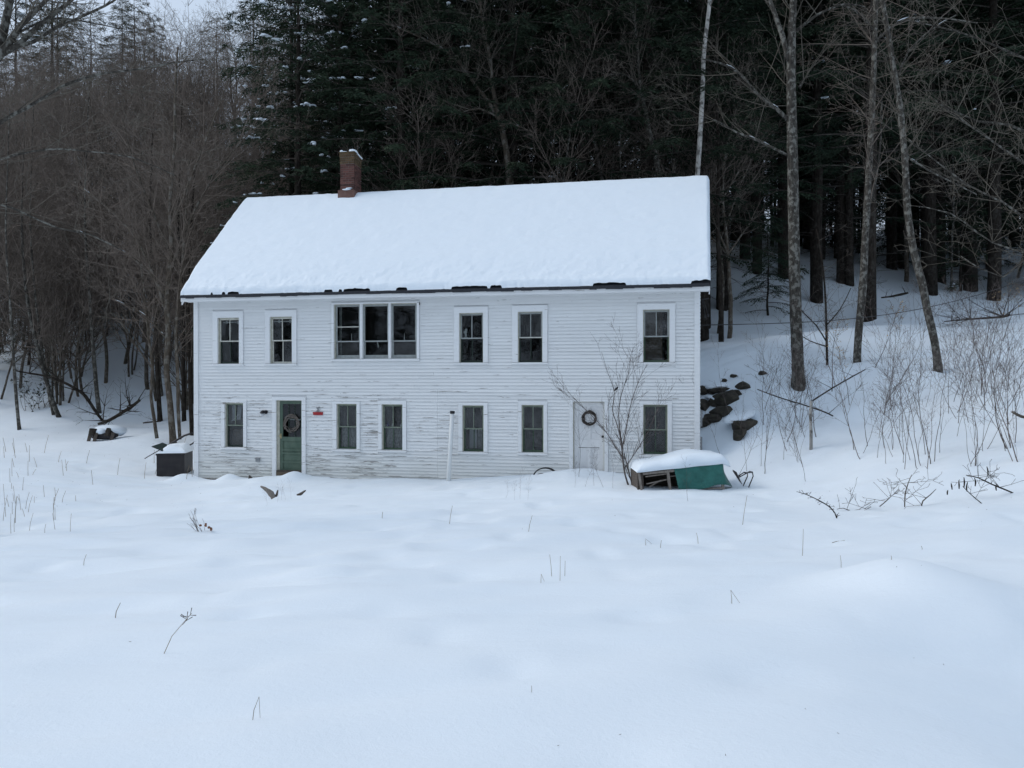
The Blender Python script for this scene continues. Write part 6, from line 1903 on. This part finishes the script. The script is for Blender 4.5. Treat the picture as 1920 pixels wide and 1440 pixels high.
def wood_rack():
    Y = 17.7
    k = Y / F
    o = at(1194, 925, Y)
    rz = 0.0
    r = tag(empty('wooden_rack', o, rz), 'tilted old wooden rack half buried in snow at the right corner of the house', 'rack')
    def X(px): return (px - 1194) * k
    def Z(py): return (925 - py) * k
    D = 1.0
    top = lambda px: Z(885 - (px - 1196) * (16.0 / 156))
    g = random.Random(3)
    # end frame of dark boards
    MB().hexa([(X(1196), 0, 0), (X(1208), 0.02, 0), (X(1208), D, 0), (X(1196), D, 0), (X(1195), -0.02, top(1196)), (X(1206), 0, top(1206)), (X(1206), D, top(1206)), (X(1195), D, top(1196))]).build('end_board', M['dark_wood'], r)
    MB().bar((X(1197), -0.05, Z(884)), (X(1203), -0.05, Z(922)), 0.05, 0.04, (0, 1, 0)).build('post', M['grey_wood'], r)
    MB().bar((X(1251), -0.03, top(1251) - 0.02), (X(1257), -0.03, Z(922)), 0.06, 0.05, (0, 1, 0)).build('post', M['grey_wood'], r)
    MB().bar((X(1352), -0.03, top(1352) - 0.02), (X(1356), -0.03, Z(925)), 0.06, 0.05, (0, 1, 0)).build('post', M['grey_wood'], r)
    MB().bar((X(1345), D, top(1352) - 0.02), (X(1350), D, Z(925)), 0.06, 0.05, (0, 1, 0)).build('post', M['dark_wood'], r)
    MB().bar((X(1200), D, top(1200) - 0.02), (X(1200), D, Z(925)), 0.06, 0.05, (0, 1, 0)).build('post', M['dark_wood'], r)
    MB().bar((X(1205), -0.04, top(1205) - 0.05), (X(1355), -0.04, top(1355) - 0.05), 0.05, 0.06, (0, 1, 0)).build('top_rail', M['grey_wood'], r)
    MB().bar((X(1210), -0.02, Z(893.5)), (X(1252), -0.02, Z(888)), 0.025, 0.035, (0, 1, 0)).build('rail', M['grey_wood'], r)
    MB().bar((X(1213), 0.05, Z(908)), (X(1252), 0.02, Z(899)), 0.025, 0.03, (0, 1, 0)).build('rail', M['grey_wood'], r)
    MB().bar((X(1219), 0.1, Z(914)), (X(1240), 0.06, Z(901)), 0.025, 0.035, (0, 1, 0)).build('brace', M['grey_wood'], r)
    MB().bar((X(1254), 0.05, Z(894)), (X(1270), 0.05, Z(892.5)), 0.025, 0.04, (0, 1, 0)).build('rail', M['grey_wood'], r)
    MB().bar((X(1310), -0.06, Z(917)), (X(1352), -0.06, Z(914)), 0.03, 0.05, (0, 1, 0)).build('bottom_rail', M['grey_wood'], r)
    MB().bar((X(1200), D, top(1200) - 0.05), (X(1350), D, top(1350) - 0.05), 0.05, 0.06, (0, 1, 0)).build('top_rail', M['dark_wood'], r)
    MB().hexa([(X(1205), D + 0.03, 0), (X(1355), D + 0.03, 0), (X(1355), D + 0.05, 0), (X(1205), D + 0.05, 0), (X(1205), D + 0.03, top(1205) - 0.03), (X(1355), D + 0.03, top(1355) - 0.03), (X(1355), D + 0.05, top(1355) - 0.03), (X(1205), D + 0.05, top(1205) - 0.03)]).build('back_board', M['dark_wood'], r)
    for i in range(6):
        y0 = -0.05 + i * (D + 0.1) / 6
        MB().hexa([(X(1196), y0, top(1196) - 0.02), (X(1357), y0, top(1357) - 0.02), (X(1357), y0 + 0.165, top(1357) - 0.02), (X(1196), y0 + 0.165, top(1196) - 0.02),
                   (X(1196), y0, top(1196) + 0.005), (X(1357), y0, top(1357) + 0.005), (X(1357), y0 + 0.165, top(1357) + 0.005), (X(1196), y0 + 0.165, top(1196) + 0.005)]).build('deck_plank', M['dark_wood'], r)
    # tarpaulin
    n, m_ = 40, 22
    V, Fc = [], []
    def tarp_pt(u, v):
        # u along the front and round the right end, v from the top edge down
        L1 = X(1352) - X(1262)
        Ltot = L1 + 0.42
        a = u * Ltot
        drop = [0.44, 0.50][0]
        if a < L1:
            px = 1262 + u * Ltot / k
            x, y = X(px), -0.085
            z = top(px) + 0.012
            bot = Z(916 - 9 * sstep(0.45, 0.95, a / L1))
            x += 0.10 * v * (1 - a / L1) * 1.0
        else:
            w = (a - L1) / 0.42
            x, y = X(1352) + 0.32 * v * w ** 0.6 + 0.02 + 0.02 * w, -0.085 + w * 0.5
            z = top(1352) + 0.012 - 0.02 * w
            bot = Z(907 + 10 * w)
        zz = z + (bot - z) * v
        y -= 0.030 * v + 0.03 * math.sin(a * 8 + v * 2.6) * v + 0.03 * abs(float(vnoise(a * 3.3 + v * 1.5, v * 2 - a))) + 0.012 * float(vnoise(a * 9, v * 7))
        if v < 0.001: y += 0.03
        return (x, y, zz + 0.012 * float(vnoise(a * 5 + 9, v * 3)) * v)
    for j in range(m_):
        for i in range(n):
            V.append(tarp_pt(i / (n - 1), j / (m_ - 1)))
    # tuck the upper edge under the snow
    for j in range(m_ - 1):
        for i in range(n - 1):
            Fc.append((j * n + i, j * n + i + 1, (j + 1) * n + i + 1, (j + 1) * n + i))
    t = link_mesh('green_tarp', np_mesh('green_tarp', V, Fc, True), M['tarp'])
    sol = t.modifiers.new('thickness', 'SOLIDIFY'); sol.thickness = 0.004
    t.location = o
    tag(t, 'green tarpaulin hanging over the front of the wooden rack', 'tarp')
    # thick cushion of snow
    n, m_ = 60, 34
    V, Fc = [], []
    x0, x1 = X(1197) - 0.05, X(1368)
    for j in range(m_):
        for i in range(n):
            u, v = i / (n - 1), j / (m_ - 1)
            x = x0 + (x1 - x0) * u
            e = min(u * (x1 - x0), (1 - u) * (x1 - x0) * 0.9, v * (D + 0.25), (1 - v) * (D + 0.25))
            th = (0.18 + 0.12 * math.exp(-((u - 0.62) / 0.25) ** 2) + 0.02 * float(vnoise(u * 5, v * 4)))
            base = top(1197 + (x - X(1197)) / k) if u < 0.92 else top(1352) - (u - 0.92) * 0.8
            q = min(1.0, e / 0.24)
            V.append((x, -0.13 + (D + 0.25) * v - 0.02 * math.sin(u * 17) * (1 - v), base + 0.006 + th * math.sqrt(max(0, 1 - (1 - q) ** 2)) * (1 if q > 0 else 0)))
    for j in range(m_ - 1):
        for i in range(n - 1):
            Fc.append((j * n + i, j * n + i + 1, (j + 1) * n + i + 1, (j + 1) * n + i))
    # underside so the cushion is closed
    off = len(V)
    for i in range(n): V.append((V[i][0], V[i][1] + 0.10, V[i][2] - 0.02))
    for i in range(n - 1): Fc.append((off + i, off + i + 1, i + 1, i))
    s = link_mesh('rack_snow', np_mesh('rack_snow', V, Fc, True), M['snow'])
    s.location = o
    tag(s, 'thick rounded cushion of snow on the wooden rack', 'snow', kind='stuff')
    # black folding metal frame to the right
    f = tag(empty('metal_frame', at(1385, 915, 17.6)), 'black bent metal tube frame sticking out of snow beside the rack', 'frame')
    kk = 17.6 / F
    q = lambda px, py, dy=0.0: ((px - 1385) * kk, dy, (915 - py) * kk)
    for pts in ([q(1386, 895), q(1406, 884), q(1411, 885), q(1412.5, 893), q(1404, 914)], [q(1388, 897, 0.25), q(1402, 888, 0.25), q(1408, 889, 0.25), q(1408, 896, 0.25), q(1400, 914, 0.25)]):
        MB().tube(pts, 0.013, 7).build('tube', M['black_metal'], f, True)
    for a, b in ((q(1390, 893), q(1391, 895, 0.25)), (q(1401, 887), q(1400, 889, 0.25)), (q(1410, 886), q(1407, 889, 0.25))):
        MB().tube([a, b], 0.012, 6).build('crossbar', M['black_metal'], f, True)
    MB().hexa([q(1374, 884, -.02), q(1381, 888, -.02), q(1392, 909, -.0), q(1386, 902, 0), q(1375, 881, 0.05), q(1383, 886, 0.05), q(1393, 908, .05), q(1387, 900, .05)]).build('plate', M['black_metal'], f)
wood_rack()

# ------------------------------------------------------------------ wires
def cable():
    a = hw(HLEN + 0.03, 0.12, front(1313, 609)[1])
    b = at(1950, 515, 30)
    c = tag(empty('service_cable', a), 'thin dark cable running from the house corner into the right-hand wood', 'cable')
    pts = []
    for i in range(30):
        t = i / 29
        p = a.lerp(b, t); p.z -= 0.55 * math.sin(math.pi * t) ** 1
        pts.append(p - a)
    MB().tube(pts, 0.012, 5).build('wire', M['black_plastic'], c, True)
cable()
def leafy_shrub():
    g = random.Random(160)
    for px, py, w in ((60, 770, 1.6), (100, 760, 1.3)):
        p = ground_at(px, py, 26)
        r = tag(empty('leafy_shrub', p), 'dark broad-leaved shrub under the left-hand trees' if px == 60 else 'smaller dark broad-leaved shrub beside the leaning trunks', 'shrub')
        segs = []
        for k in range(9):
            grow(g, segs, (g.uniform(-.3, .3), g.uniform(-.3, .3), -0.1), unit((g.uniform(-0.6, 0.6), g.uniform(-0.4, 0.4), 1)), g.uniform(0.8, 1.8), 0.012, 1, PB_SHRUB, 0.004)
        tag(link_mesh('stems', segs_mesh('stems', segs, 3), M['twigs_dark'], r), kind='stuff')
        V = []
        for s in segs:
            if g.random() < 0.28:
                c = Vector(s[1]); a = Vector((g.uniform(-1, 1), g.uniform(-1, 1), g.uniform(-0.7, 0.3))).normalized() * 0.16
                b = a.cross(Vector((0, 0, 1))).normalized() * 0.05
                V += [c, c + a * 0.5 + b, c + a, c + a * 0.5 - b]
        tag(link_mesh('leaves', np_mesh('leaves', np.array([tuple(v) for v in V]), np.arange(len(V)).reshape(-1, 4)), M['evergreen_leaf'], r), kind='stuff')
leafy_shrub()

# twigs, bark flakes and needles blown onto the snow
def litter():
    g = random.Random(170)
    V = []
    for k in range(330):
        if k % 9 == 0: px, py = g.uniform(0, 1920), 880 + 560 * g.random() ** 2.2
        elif k % 2 == 1: px, py = g.uniform(1380, 1920), g.uniform(620, 960)
        else: px, py = g.uniform(0, 380), g.uniform(800, 960)
        p = ground_at(px, py, 3)
        if inside_house(p.x, p.y, 0.3): continue
        L = g.uniform(0.002, 0.007) * (1 + p.y * 0.10); a = g.uniform(0, 6.28)
        d = Vector((math.cos(a), math.sin(a), 0)) * L; n = Vector((-math.sin(a), math.cos(a), 0)) * L * 0.25
        q = p + Vector((0, 0, 0.006))
        V += [q - d, q + n, q + d + Vector((0, 0, L * 0.5)), q - n]
    me = np_mesh('snow_litter', np.array([tuple(v) for v in V]), np.arange(len(V)).reshape(-1, 4))
    tag(link_mesh('snow_litter', me, M['twigs_dark']), 'scattered specks of bark and twig on the snow', 'litter', kind='stuff')
litter()
